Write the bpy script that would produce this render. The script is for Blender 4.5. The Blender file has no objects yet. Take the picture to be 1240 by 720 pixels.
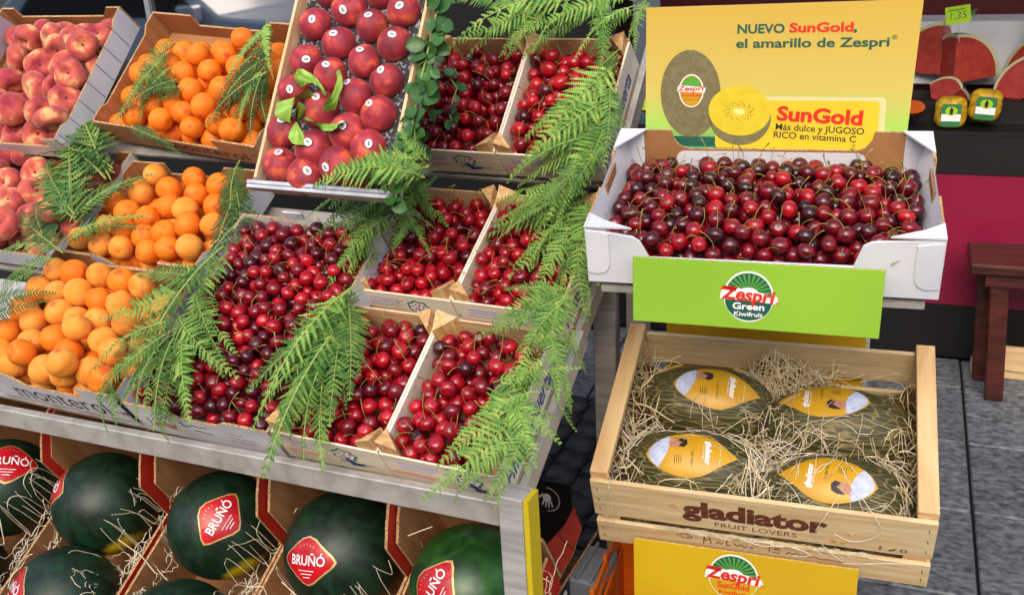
import bpy, bmesh, math, random
import numpy as np
from mathutils import Matrix, Vector, Quaternion
random.seed(7); rng = np.random.default_rng(7)
S = bpy.context.scene
COL = S.collection
sin, cos, PI = math.sin, math.cos, math.pi

# ---------------------------------------------------------------- camera
PITCH, ROLL = .3784, -.0585
_f = Vector((0, cos(PITCH), -sin(PITCH))); _r = Vector((1, 0, 0)); _u = Vector((0, sin(PITCH), cos(PITCH)))
_R = cos(ROLL)*_r + sin(ROLL)*_u; _U = -sin(ROLL)*_r + cos(ROLL)*_u
cam = bpy.data.cameras.new('camera'); camo = bpy.data.objects.new('camera', cam); COL.objects.link(camo)
cam.sensor_fit = 'HORIZONTAL'; cam.sensor_width = 36; cam.lens = 36*1205.5/1240
cam.clip_start = .05; cam.clip_end = 300
CAMP = Vector((0, 0, 1.6))
camo.matrix_world = Matrix(((_R.x, _U.x, -_f.x, 0), (_R.y, _U.y, -_f.y, 0), (_R.z, _U.z, -_f.z, 1.6), (0, 0, 0, 1)))
S.camera = camo

# ---------------------------------------------------------------- world, sun, exposure
SUN_EL, SUN_AZ = math.radians(38), math.radians(196)      # azimuth measured from +Y towards +X: behind the camera, a little left
w = bpy.data.worlds.new('World'); S.world = w; w.use_nodes = True
nt = w.node_tree; bg = nt.nodes['Background']
sky = nt.nodes.new('ShaderNodeTexSky'); sky.sky_type = 'NISHITA'; sky.sun_disc = False
sky.sun_elevation = SUN_EL; sky.sun_rotation = SUN_AZ; sky.air_density = 1.0; sky.dust_density = 4.0; sky.ozone_density = .6
nt.links.new(sky.outputs[0], bg.inputs[0]); bg.inputs[1].default_value = .15
sl = bpy.data.lights.new('sun', 'SUN'); so = bpy.data.objects.new('sun', sl); COL.objects.link(so)
sl.energy = .7; sl.angle = math.radians(60); sl.color = (1, .96, .9)
sd = Vector((sin(SUN_AZ)*cos(SUN_EL), cos(SUN_AZ)*cos(SUN_EL), sin(SUN_EL)))
so.rotation_euler = sd.to_track_quat('Z', 'Y').to_euler()
S.view_settings.view_transform = 'Standard'; S.view_settings.look = 'None'
S.view_settings.exposure = .95; S.view_settings.gamma = 1

# ---------------------------------------------------------------- materials
def H(h):
    h = h.lstrip('#'); o = []
    for i in (0, 2, 4):
        c = int(h[i:i+2], 16)/255; o.append(c/12.92 if c <= .04045 else ((c+.055)/1.055)**2.4)
    return (*o, 1)
def mat(name, c1, c2=None, c3=None, scale=5, rough=.5, metal=0, bump=0, bscale=None, coat=0, stretch=(1, 1, 1), detail=4,
        lo=.38, hi=.62, sss=0, spec=.5, rnd=True, sheen=0, tint=0, kind='noise', dist=0):
    m = bpy.data.materials.new(name); m.use_nodes = True; n = m.node_tree; N, L = n.nodes, n.links
    b = N['Principled BSDF']; b.inputs['Roughness'].default_value = rough; b.inputs['Metallic'].default_value = metal
    b.inputs['Specular IOR Level'].default_value = spec; b.inputs['Coat Weight'].default_value = coat; b.inputs['Coat Roughness'].default_value = .08
    if sss:
        b.inputs['Subsurface Weight'].default_value = sss; b.inputs['Subsurface Radius'].default_value = (.01, .004, .002); b.inputs['Subsurface Scale'].default_value = 1
    if sheen: b.inputs['Sheen Weight'].default_value = sheen; b.inputs['Sheen Roughness'].default_value = .4
    c1 = H(c1); b.inputs['Base Color'].default_value = c1
    if not (c2 or bump or tint): return m
    tc = N.new('ShaderNodeTexCoord'); mp = N.new('ShaderNodeMapping'); mp.inputs['Scale'].default_value = stretch
    L.new(tc.outputs['Object'], mp.inputs['Vector']); v = mp.outputs[0]
    oi = N.new('ShaderNodeObjectInfo')
    if rnd:
        ml = N.new('ShaderNodeMath'); ml.operation = 'MULTIPLY'; ml.inputs[1].default_value = 37.0; L.new(oi.outputs['Random'], ml.inputs[0])
        ad = N.new('ShaderNodeVectorMath'); ad.operation = 'ADD'; L.new(v, ad.inputs[0]); L.new(ml.outputs[0], ad.inputs[1]); v = ad.outputs[0]
    if kind == 'wave':
        t = N.new('ShaderNodeTexWave'); t.wave_type = 'RINGS'; t.rings_direction = 'Z'; t.inputs['Scale'].default_value = scale; t.inputs['Distortion'].default_value = dist or 6
        t.inputs['Detail'].default_value = detail; t.inputs['Detail Scale'].default_value = 1.5; fac = t.outputs['Fac']
    else:
        t = N.new('ShaderNodeTexNoise'); t.inputs['Scale'].default_value = scale; t.inputs['Detail'].default_value = detail; t.inputs['Distortion'].default_value = dist; fac = t.outputs['Fac']
    L.new(v, t.inputs['Vector'])
    col = None
    if c2:
        r = N.new('ShaderNodeValToRGB'); e = r.color_ramp.elements
        e[0].position = lo; e[0].color = c1; e[1].position = hi; e[1].color = H(c2)
        if c3: x = e.new((lo+hi)/2+.12 if False else hi+.1); e[1].color = H(c2); x.color = H(c3); x.position = min(.98, hi+.1)
        L.new(fac, r.inputs[0]); col = r.outputs[0]
    if tint:
        hs = N.new('ShaderNodeHueSaturation'); mr = N.new('ShaderNodeMapRange'); mr.inputs['To Min'].default_value = 1-tint; mr.inputs['To Max'].default_value = 1+tint
        L.new(oi.outputs['Random'], mr.inputs[0]); L.new(mr.outputs[0], hs.inputs['Value'])
        if col: L.new(col, hs.inputs['Color'])
        else: hs.inputs['Color'].default_value = c1
        col = hs.outputs[0]
    if col: L.new(col, b.inputs['Base Color'])
    if bump:
        t2 = t
        if bscale:
            t2 = N.new('ShaderNodeTexNoise'); t2.inputs['Scale'].default_value = bscale; t2.inputs['Detail'].default_value = 3; L.new(v, t2.inputs['Vector'])
        bp = N.new('ShaderNodeBump'); bp.inputs['Strength'].default_value = bump; bp.inputs['Distance'].default_value = .002
        L.new(t2.outputs['Fac'], bp.inputs['Height']); L.new(bp.outputs[0], b.inputs['Normal'])
    return m
MT = {}
def A(k, *a, **kw): MT[k] = mat(k, *a, **kw)
A('wood_x', '#e3c79c', '#c79a62', scale=14, stretch=(.35, 3, 6), dist=1.2, rough=.62, bump=.25, lo=.35, hi=.75)
A('wood_y', '#e6cba0', '#c99d66', scale=14, stretch=(3, .35, 6), dist=1.2, rough=.62, bump=.25, lo=.35, hi=.75)
A('post_wood', '#e4bd86', '#c8965c', scale=30, stretch=(3, 3, .5), dist=.8, rough=.6, bump=.3)
A('pale_board', '#f0e7d6', '#e0cfb0', scale=18, stretch=(.4, 3, 5), dist=1, rough=.6, bump=.15, lo=.3, hi=.8)
A('pale_side', '#f0e7d6', '#e0cfb0', scale=18, stretch=(3, .4, 5), dist=1, rough=.6, bump=.15, lo=.3, hi=.8)
A('big_crate_x', '#e6cfa4', '#cba874', scale=9, stretch=(.35, 2, 5), dist=1.5, rough=.6, bump=.3, lo=.3, hi=.75)
A('big_crate_y', '#e6c794', '#c99c62', scale=9, stretch=(2, .3, 5), dist=1.8, rough=.6, bump=.3, lo=.3, hi=.75)
A('cardboard', '#ad7a4c', '#98683e', scale=8, stretch=(1, 6, 1), rough=.85, bump=.15)
A('card_edge', '#c9a87c', '#8a6238', scale=260, rough=.9, bump=.5)
A('white_card', '#dfe0e6', '#cdcfd8', scale=5, rough=.55, bump=.8, bscale=7, detail=8)
A('brown_print', '#b98b66', '#a87a56', scale=6, rough=.7)
A('red_card', '#c02c1c', '#a82214', scale=6, rough=.5)
A('red_orange_card', '#c63e22', '#b02c18', scale=20, rough=.6)
A('black_card', '#17171a', '#222226', scale=8, rough=.5)
A('steel', '#bdbbb8', '#a09d99', scale=12, stretch=(.5, 6, 6), rough=.4, metal=.15, bump=.1)
A('steel_worn', '#c2beb8', '#a29c94', scale=22, rough=.4, metal=.35, bump=.12, detail=8, lo=.4, hi=.7)
A('grey_edge', '#c2c6d0', '#b0b4be', scale=10, rough=.45)
A('yellow_strip', '#c9b41c', rough=.5)
A('apricot', '#ea8a2c', '#eca044', '#e0683a', scale=.8, rough=.6, lo=.35, hi=.62, sss=.15, bump=.12, bscale=9, tint=.08, spec=.25, detail=2)
A('apricot_deep', '#e87414', '#ec8420', '#dc5a24', scale=.8, rough=.55, lo=.35, hi=.6, sss=.15, bump=.12, bscale=9, tint=.06, spec=.28, detail=2)
A('peach', '#9c3440', '#c45f4e', '#e0ac74', scale=.95, rough=.8, lo=.36, hi=.55, sheen=.3, sss=.1, bump=.2, bscale=14, tint=.1, spec=.25, detail=3)
A('peach_pit', '#5a2a20', rough=.9)
A('nectarine', '#7e2032', '#a82e38', '#cc5a3c', scale=1.1, rough=.62, lo=.38, hi=.55, bump=.1, bscale=12, tint=.15, spec=.5, detail=3, sheen=.1)
for k, (a, b_) in enumerate([('#a2081a', '#780514'), ('#7c0718', '#520410'), ('#540516', '#32030c'), ('#b81020', '#900818'), ('#420512', '#28030a')]):
    A('cherry_%d' % k, a, b_, scale=1.2, rough=.27, coat=.22, spec=.55, detail=1)
for k in range(5): MT['cherry_%d' % k].name = 'cherry_skin'
A('stem', '#a8a04c', '#7c6a34', scale=60, rough=.6)
A('herb', '#5c8a3c', '#487430', scale=30, rough=.5, tint=.25)
A('fern_a', '#3f6a2a', '#688c3c', '#94a04c', scale=9, rough=.5, tint=.25, spec=.3)
A('fern_b', '#5c8a36', '#88ac4e', '#a8ac58', scale=9, rough=.5, tint=.2, spec=.3)
A('fern_c', '#3c6026', '#2a481c', scale=30, rough=.5, tint=.25, spec=.3)
A('rachis', '#8a9c4c', rough=.5)
for k in ('fern_a', 'fern_b', 'fern_c'):
    b_ = MT[k].node_tree.nodes['Principled BSDF']; b_.inputs['Transmission Weight'].default_value = 0; b_.inputs['Subsurface Weight'].default_value = .12; b_.inputs['Subsurface Radius'].default_value = (.002, .004, .001)
A('leaf', '#3f6e30', '#2c5222', scale=30, rough=.42, tint=.2)
A('tissue', '#7ca83a', '#98c050', scale=40, rough=.5)
A('watermelon', '#07180d', '#163820', scale=11, stretch=(3.5, 3.5, .5), rough=.45, dist=.6, spec=.5, bump=.2, bscale=60, detail=6, lo=.35, hi=.7)
A('watermelon_light', '#0e2f14', '#2c5c24', scale=12, stretch=(2, 2, .6), rough=.33, dist=.8, detail=5, lo=.35, hi=.7)
A('label_red', '#c4121f', '#a80e1a', scale=30, rough=.3)
A('gold', '#d8b070', rough=.35, metal=.4)
A('print_white', '#f2f2f2', rough=.5)
A('print_blue', '#1f3f86', rough=.5)
A('print_green', '#2c7a44', rough=.5)
A('print_red', '#c22a2a', rough=.5)
A('print_dark', '#1f1c1c', rough=.6)
A('print_brown', '#5c2c1c', '#6e3a26', scale=50, rough=.7)
A('print_lilac', '#a9a6c8', rough=.6)
A('zespri_red', '#d8301f', rough=.45)
A('zespri_green', '#1f5a4a', rough=.45)
A('zespri_light', '#5aa03a', rough=.45)
A('zespri_orange', '#e0401c', rough=.45)
A('sign_green', '#93c03a', '#8ab836', scale=4, rough=.42, bump=1, bscale=5)
A('sign_yellow', '#d4ae18', '#caa414', scale=4, rough=.45, bump=1, bscale=5)
A('dim_yellow', '#d0a010', '#c89a10', scale=4, rough=.6)
A('straw', '#e8dab2', '#d0b888', scale=60, rough=.7, lo=.3, hi=.7)
A('white_straw', '#e2d9c4', '#cdbf9f', scale=60, rough=.65)
A('melon_label', '#cb9c20', '#c2921a', scale=20, rough=.4)
A('shirt', '#c4cde4', '#aab6d4', scale=60, rough=.6)
A('skin_print', '#b07c66', rough=.6); A('hair_print', '#2c201c', rough=.6)
A('slab', '#7a8086', '#3c4146', scale=42, stretch=(1, 1.6, 1), rough=.6, bump=.9, bscale=60, detail=15, lo=.33, hi=.68, tint=.12, dist=.15)
A('grout', '#0e0f10', rough=.9)
A('cobble', '#3a3c3e', '#26282a', scale=20, rough=.65, bump=.8, detail=8, tint=.2)
A('shop_black', '#0d0c0e', rough=.5); A('crimson', '#8a0e38', '#7c0c32', scale=3, rough=.4); A('dark_red_wall', '#5a0c14', rough=.6)
A('bench_wood', '#54241a', '#341610', scale=12, stretch=(.5, 4, 4), rough=.35, bump=.3)
A('melon_flesh', '#a8302a', '#b84436', scale=40, rough=.4); A('melon_rind', '#c9cfa0', rough=.5)
A('price_green', '#a8d018', rough=.5); A('pine_yellow', '#d6b01c', '#a87c18', scale=60, rough=.5, bump=.8)
A('orange_plastic', '#d8640c', rough=.4); A('carrot', '#c85a14', '#b04c10', scale=20, rough=.6)
A('speckle', '#1a1a1e', '#8a8a92', scale=150, rough=.6, lo=.55, hi=.60)
A('glass_dark', '#0c0e10', rough=.04, spec=.9)
A('car_white', '#dadde2', rough=.2, coat=.5); A('asphalt', '#3c3c3e', '#303032', scale=30, rough=.9); A('tyre', '#111111', rough=.8)
A('plum_card', '#5a1c34', rough=.6); A('grey_plastic', '#7c8288', rough=.4)
A('facade', '#b8aa92', '#a89a82', scale=3, rough=.8)
# watermelon ground spot and piel-de-sapo net get their own node work
def ground_spot(m, pos, rad):
    n = m.node_tree; N, L = n.nodes, n.links; b = N['Principled BSDF']
    src = b.inputs['Base Color'].links[0].from_socket
    tc = N.new('ShaderNodeTexCoord'); d = N.new('ShaderNodeVectorMath'); d.operation = 'DISTANCE'; d.inputs[1].default_value = pos
    no = N.new('ShaderNodeTexNoise'); no.inputs['Scale'].default_value = 40; L.new(tc.outputs['Object'], no.inputs['Vector'])
    L.new(tc.outputs['Object'], d.inputs[0]); ad = N.new('ShaderNodeMath'); ad.operation = 'MULTIPLY_ADD'; ad.inputs[1].default_value = .03
    L.new(no.outputs['Fac'], ad.inputs[0]); L.new(d.outputs['Value'], ad.inputs[2])
    r = N.new('ShaderNodeValToRGB'); e = r.color_ramp.elements; e[0].position = rad; e[0].color = (1, 1, 1, 1); e[1].position = rad+.02; e[1].color = (0, 0, 0, 1)
    L.new(ad.outputs[0], r.inputs[0]); mx = N.new('ShaderNodeMix'); mx.data_type = 'RGBA'
    L.new(r.outputs[0], mx.inputs['Factor']); L.new(src, mx.inputs['A']); mx.inputs['B'].default_value = H('#d8b80c'); L.new(mx.outputs['Result'], b.inputs['Base Color'])
def net_material():
    m = mat('netted_rind', '#444020', '#33351a', scale=7, stretch=(.7, 3, 3), rough=.55, detail=4)
    n = m.node_tree; N, L = n.nodes, n.links; b = N['Principled BSDF']; src = b.inputs['Base Color'].links[0].from_socket
    tc = N.new('ShaderNodeTexCoord'); mp = N.new('ShaderNodeMapping'); mp.inputs['Scale'].default_value = (6, 115, 115)
    no = N.new('ShaderNodeTexNoise'); no.inputs['Scale'].default_value = 18; L.new(tc.outputs['Object'], no.inputs['Vector'])
    mx0 = N.new('ShaderNodeVectorMath'); mx0.operation = 'MULTIPLY_ADD'; mx0.inputs[1].default_value = (.03, .014, .014)
    L.new(no.outputs['Color'], mx0.inputs[0]); L.new(tc.outputs['Object'], mx0.inputs[2]); L.new(mx0.outputs[0], mp.inputs['Vector'])
    vo = N.new('ShaderNodeTexVoronoi'); vo.feature = 'DISTANCE_TO_EDGE'; vo.inputs['Scale'].default_value = 1; L.new(mp.outputs[0], vo.inputs['Vector'])
    r = N.new('ShaderNodeValToRGB'); e = r.color_ramp.elements; e[0].position = .0; e[0].color = (.75, .75, .75, 1); e[1].position = .09; e[1].color = (0, 0, 0, 1)
    L.new(vo.outputs['Distance'], r.inputs[0]); mx = N.new('ShaderNodeMix'); mx.data_type = 'RGBA'
    L.new(r.outputs[0], mx.inputs['Factor']); L.new(src, mx.inputs['A']); mx.inputs['B'].default_value = H('#9a8a58'); L.new(mx.outputs['Result'], b.inputs['Base Color'])
    bp = N.new('ShaderNodeBump'); bp.inputs['Strength'].default_value = .5; bp.inputs['Distance'].default_value = .001; L.new(r.outputs[0], bp.inputs['Height']); L.new(bp.outputs[0], b.inputs['Normal'])
    return m
MT['netted_rind'] = net_material()
MT['watermelon_spot'] = MT['watermelon'].copy(); MT['watermelon_spot'].name = 'watermelon_spot'; ground_spot(MT['watermelon_spot'], (.078, -.070, -.046), .048)
def board_print():
    m = mat('board_print', '#e2bf3c'); n = m.node_tree; N, L = n.nodes, n.links; b = N['Principled BSDF']; b.inputs['Roughness'].default_value = .35
    tc = N.new('ShaderNodeTexCoord'); sp = N.new('ShaderNodeSeparateXYZ'); L.new(tc.outputs['Object'], sp.inputs[0])
    mr = N.new('ShaderNodeMapRange'); mr.inputs['From Min'].default_value = 0; mr.inputs['From Max'].default_value = .27; L.new(sp.outputs['Z'], mr.inputs[0])
    r = N.new('ShaderNodeValToRGB'); e = r.color_ramp.elements; e[0].position = .02; e[0].color = H('#3f9a6c'); e[1].position = .95; e[1].color = H('#ccab4a')
    x = e.new(.17); x.color = H('#a6cf5c'); x = e.new(.42); x.color = H('#cfbd60')
    L.new(mr.outputs[0], r.inputs[0]); L.new(r.outputs[0], b.inputs['Base Color']); return m
MT['board_print'] = board_print()

# ---------------------------------------------------------------- mesh helpers
class MB:
    def __init__(s): s.v = []; s.f = []; s.m = []
    def add(s, vs, fs, m=0, M=None):
        o = len(s.v); s.v += [tuple(M @ Vector(p)) for p in vs] if M is not None else [tuple(p) for p in vs]
        s.f += [tuple(i+o for i in f) for f in fs]; s.m += [m]*len(fs) if isinstance(m, int) else list(m); return s
    def box(s, x0, x1, y0, y1, z0, z1, m=0, M=None):
        vs = [(x, y, z) for z in (z0, z1) for y in (y0, y1) for x in (x0, x1)]
        return s.add(vs, [(0, 2, 3, 1), (4, 5, 7, 6), (0, 1, 5, 4), (2, 6, 7, 3), (0, 4, 6, 2), (1, 3, 7, 5)], m, M)
    def tube(s, pts, r, n=5, m=0, M=None, cap=True):
        pts = [Vector(p) for p in pts]; rs = r if isinstance(r, (list, tuple)) else [r]*len(pts); vs = []; fs = []
        up = Vector((.13, .21, 1)).normalized()
        for i, p in enumerate(pts):
            d = (pts[min(i+1, len(pts)-1)]-pts[max(i-1, 0)]).normalized(); a = d.cross(up)
            if a.length < 1e-3: a = d.cross(Vector((1, 0, 0)))
            a.normalize(); b = d.cross(a)
            for k in range(n): t = 2*PI*k/n; vs.append(p+(a*cos(t)+b*sin(t))*rs[i])
        for i in range(len(pts)-1):
            for k in range(n): fs.append((i*n+k, i*n+(k+1) % n, (i+1)*n+(k+1) % n, (i+1)*n+k))
        if cap: fs += [tuple(range(n)), tuple(reversed(range((len(pts)-1)*n, len(pts)*n)))]
        return s.add(vs, fs, m, M)
    def slab(s, poly, t, M=None, mf=0, mb=0, me=0):
        # polygon in the x,y plane with its print side at z=0 facing +z and its back at z=-t
        n = len(poly); a = sum(poly[i][0]*poly[(i+1) % n][1]-poly[(i+1) % n][0]*poly[i][1] for i in range(n))
        if a < 0: poly = poly[::-1]
        vs = [(x, y, 0) for x, y in poly]+[(x, y, -t) for x, y in poly]
        fs = [tuple(range(n)), tuple(reversed(range(n, 2*n)))]+[(i, i+n, (i+1) % n+n, (i+1) % n) for i in range(n)]
        return s.add(vs, fs, [mf, mb]+[me]*n, M)
    def flat(s, poly, z=0, m=0, M=None):
        n = len(poly); a = sum(poly[i][0]*poly[(i+1) % n][1]-poly[(i+1) % n][0]*poly[i][1] for i in range(n))
        if a < 0: poly = poly[::-1]
        return s.add([(x, y, z) for x, y in poly], [tuple(range(n))], m, M)
    def mesh(s, name, mats, smooth=False):
        me = bpy.data.meshes.new(name); me.from_pydata(s.v, [], s.f)
        for k in mats: me.materials.append(MT[k])
        if len(mats) > 1: me.polygons.foreach_set('material_index', s.m)
        if smooth: me.polygons.foreach_set('use_smooth', [True]*len(me.polygons))
        me.update(); return me
def bevel(me, w, seg=1):
    b = bmesh.new(); b.from_mesh(me); bmesh.ops.bevel(b, geom=list(b.edges), offset=w, segments=seg, affect='EDGES', clamp_overlap=True); b.to_mesh(me); b.free(); return me
def link(name, me, parent=None, M=None):
    o = bpy.data.objects.new(name, me); COL.objects.link(o)
    if parent is not None: o.parent = parent
    if M is not None: o.matrix_basis = M
    return o
def tag(o, label=None, cat=None, group=None, kind=None):
    for k, v in (('label', label), ('category', cat), ('group', group), ('kind', kind)):
        if v: o[k] = v
    return o
def thing(name, label, cat, M=None, group=None): return tag(link(name, None, None, M or Matrix()), label, cat, group)
def part(name, mb, mats, parent, M=None, smooth=False, bev=0, label=None, kind=None):
    me = mb if isinstance(mb, bpy.types.Mesh) else mb.mesh(name, mats if isinstance(mats, (list, tuple)) else [mats], smooth)
    if bev: bevel(me, bev)
    return tag(link(name, me, parent, M), label, None, None, kind)
def structure(name, me, parent=None, M=None): return tag(link(name, me, parent, M), None, None, None, 'structure')
def T(x, y, z): return Matrix.Translation((x, y, z))
def FR(org, yaw, tilt=0, rot=0, at=(0, 0, 0)):
    x = Vector((cos(yaw), sin(yaw), 0)); d = Vector((-sin(yaw)*cos(tilt), cos(yaw)*cos(tilt), sin(tilt))); n = x.cross(d)
    M = Matrix((x, d, n)).transposed().to_4x4(); M.translation = Vector(org)
    return M @ T(*at) @ Matrix.Rotation(rot, 4, 'Z')
FACE_Y = Matrix(((1, 0, 0, 0), (0, 0, -1, 0), (0, 1, 0, 0), (0, 0, 0, 1)))      # a sheet's x,y laid on a face looking towards -y
FACE_X = Matrix(((0, 0, 1, 0), (1, 0, 0, 0), (0, 1, 0, 0), (0, 0, 0, 1)))       # on a face looking towards +x
FACE_B = Matrix(((-1, 0, 0, 0), (0, 0, 1, 0), (0, 1, 0, 0), (0, 0, 0, 1)))      # towards +y
FACE_L = Matrix(((0, 0, -1, 0), (-1, 0, 0, 0), (0, 1, 0, 0), (0, 0, 0, 1)))     # towards -x
RZ = lambda a: Matrix.Rotation(a, 4, 'Z')
RX = lambda a: Matrix.Rotation(a, 4, 'X')
RY = lambda a: Matrix.Rotation(a, 4, 'Y')
_tc = {}
def text_geo(s, size=1, bold=0, shear=0, align='LEFT', width=None):
    key = (s, bold, shear, align)
    if key not in _tc:
        c = bpy.data.curves.new('lettering', 'FONT'); c.body = s; c.size = 1; c.offset = bold; c.shear = shear; c.align_x = align; c.resolution_u = 3
        o = bpy.data.objects.new('lettering', c); COL.objects.link(o); bpy.context.view_layer.update()
        m = o.evaluated_get(bpy.context.evaluated_depsgraph_get()).to_mesh()
        _tc[key] = ([tuple(v.co) for v in m.vertices], [tuple(p.vertices) for p in m.polygons])
        o.to_mesh_clear(); bpy.data.objects.remove(o); bpy.data.curves.remove(c)
    v, f = _tc[key]; sx = size
    if width:
        w_ = max(p[0] for p in v)-min(p[0] for p in v); sx = width/w_
    return [(p[0]*sx, p[1]*size, 0) for p in v], f
def add_text(mb, s, x, y, size, m=0, z=0, M=None, rot=0, **kw):
    v, f = text_geo(s, size, **kw); R = T(x, y, z) @ RZ(rot)
    return mb.add(v, f, m, (M @ R) if M is not None else R)
def ellipse(cx, cy, a, b, n=32, rot=0, t0=0, t1=2*PI):
    o = []
    for k in range(n + (t1-t0 < 6.28)):
        t = t0+(t1-t0)*k/n; x, y = a*cos(t), b*sin(t); o.append((cx+x*cos(rot)-y*sin(rot), cy+x*sin(rot)+y*cos(rot)))
    return o
def rrect(x0, x1, y0, y1, r, n=5):
    o = []
    for cx, cy, a in ((x1-r, y1-r, 0), (x0+r, y1-r, PI/2), (x0+r, y0+r, PI), (x1-r, y0+r, 1.5*PI)):
        o += [(cx+r*cos(a+PI/2*k/n), cy+r*sin(a+PI/2*k/n)) for k in range(n+1)]
    return o

# frames of the rows of crates: corner, turn, slope
YL = -.4592
R0 = ((-.2463, 1.4911, .7362), YL, .5458); R1 = ((-.1212, 1.8143, .8797), YL, .5241); R2 = ((-.02, 2.0367, 1.1147), YL, .7754)
NF = ((-.4906, 1.8821, 1.126), YL, .9903); GF = ((.1234, 1.5874, .5965), -.3381, .3617); WF = ((.1257, 1.5755, 1.0948), -.3106, .2281)
TF = ((1.4939, 2.9645, 0), -.3844, 0); MF = ((-.2759, 1.6982, .45), YL, .5)
SF = ((0, 0, 0), YL, 0); QF = ((0, 0, 0), -.3386, 0)
FRAMES = {'R0': FR(*R0), 'R1': FR(*R1), 'R2': FR(*R2), 'N': FR(*NF)}
A('kiwi_skin', '#6e6644', '#7c7450', scale=120, rough=.5); A('kiwi_flesh', '#dcc634', '#d4bc2c', scale=40, rough=.4); A('kiwi_core', '#f0e090', rough=.4); A('cream', '#d8d096', rough=.4)
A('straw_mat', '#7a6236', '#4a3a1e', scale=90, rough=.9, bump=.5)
A('panel_yellow', '#e2c632', '#dcbe2c', scale=20, rough=.4)
A('window_glass', '#0a0c0e', rough=.03, spec=.5); MT['window_glass'].node_tree.nodes['Principled BSDF'].inputs['IOR'].default_value = 4.0
A('sticker_grey', '#c2c6cc', rough=.4)
LOW_APRICOTS = [[[-0.828,-0.015],[-0.772,-0.013],[-0.755,0.014],[-0.681,0.032]],[[-0.912,0.011],[-0.837,0.029],[-0.782,0.048],[-0.716,0.05],[-0.706,0.076]],[[-0.96,0.062],[-0.901,0.075],[-0.861,0.102],[-0.778,0.102],[-0.728,0.117]],[[-0.983,0.109],[-0.931,0.138],[-0.842,0.155],[-0.778,0.162],[-0.715,0.174]],[[-1.054,0.166],[-0.984,0.191],[-0.897,0.173],[-0.811,0.216],[-0.743,0.214],[-0.732,0.245]],[[-0.951,0.214],[-0.889,0.216],[-0.989,0.269],[-0.931,0.271],[-0.862,0.277],[-0.782,0.271]]]
MID_APRICOTS = [[[-1.03,0.038],[-0.956,0.023],[-0.889,0.019],[-0.815,0.021],[-0.757,0.044],[-0.703,0.054]],[[-0.982,0.088],[-0.914,0.078],[-0.842,0.068],[-0.787,0.092],[-0.737,0.111],[-0.693,0.137]],[[-1.011,0.161],[-0.952,0.138],[-0.878,0.127],[-0.835,0.162],[-0.783,0.165],[-0.704,0.173]],[[-0.951,0.203],[-0.875,0.221],[-0.784,0.21],[-0.749,0.249]],[[-0.949,0.264],[-0.825,0.263]]]
TOP_APRICOTS = [[[-1.004,0.022],[-0.917,0.007],[-0.824,0.006],[-0.755,0.039],[-0.696,0.024]],[[-0.979,0.066],[-0.932,0.09],[-0.88,0.059],[-0.815,0.062],[-0.707,0.075]],[[-0.982,0.137],[-0.872,0.116],[-0.791,0.119],[-0.676,0.16]],[[-1.067,0.174],[-0.984,0.206],[-0.921,0.175],[-0.846,0.192],[-0.77,0.205]],[[-0.907,0.235],[-0.828,0.238],[-0.78,0.283]]]
TOP_PEACHES = [[[-1.498,0.057],[-1.423,0.026],[-1.312,0.022],[-1.245,0.017]],[[-1.491,0.122],[-1.372,0.092],[-1.28,0.113],[-1.222,0.087]],[[-1.509,0.207],[-1.402,0.177],[-1.288,0.169],[-1.184,0.138]],[[-1.348,0.223],[-1.209,0.178],[-1.179,0.197]],[[-1.509,0.259],[-1.412,0.268],[-1.275,0.244],[-1.204,0.263]]]
LOW_PEACHES = [[[-1.297,-0.022],[-1.289,0.031],[-1.254,0.089],[-1.216,0.127]],[[-1.404,0.129],[-1.327,0.133],[-1.285,0.175],[-1.245,0.179]],[[-1.5,0.236],[-1.402,0.193],[-1.352,0.238]],[[-1.58,0.291],[-1.514,0.296],[-1.452,0.308]]]
NECTARINES = [[[0.105,0.024],[0.229,0.032]],[[0.04,0.042],[0.173,0.05]],[[0.109,0.08],[0.232,0.089]],[[0.031,0.11],[0.178,0.116]],[[0.106,0.157],[0.238,0.155]],[[0.032,0.196],[0.178,0.188]],[[0.11,0.229],[0.24,0.222]],[[0.045,0.258],[0.18,0.259]],[[0.112,0.296],[0.239,0.296]],[[0.046,0.336],[0.181,0.332]],[[0.12,0.367],[0.243,0.363]],[[0.063,0.409],[0.187,0.404]]]
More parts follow.
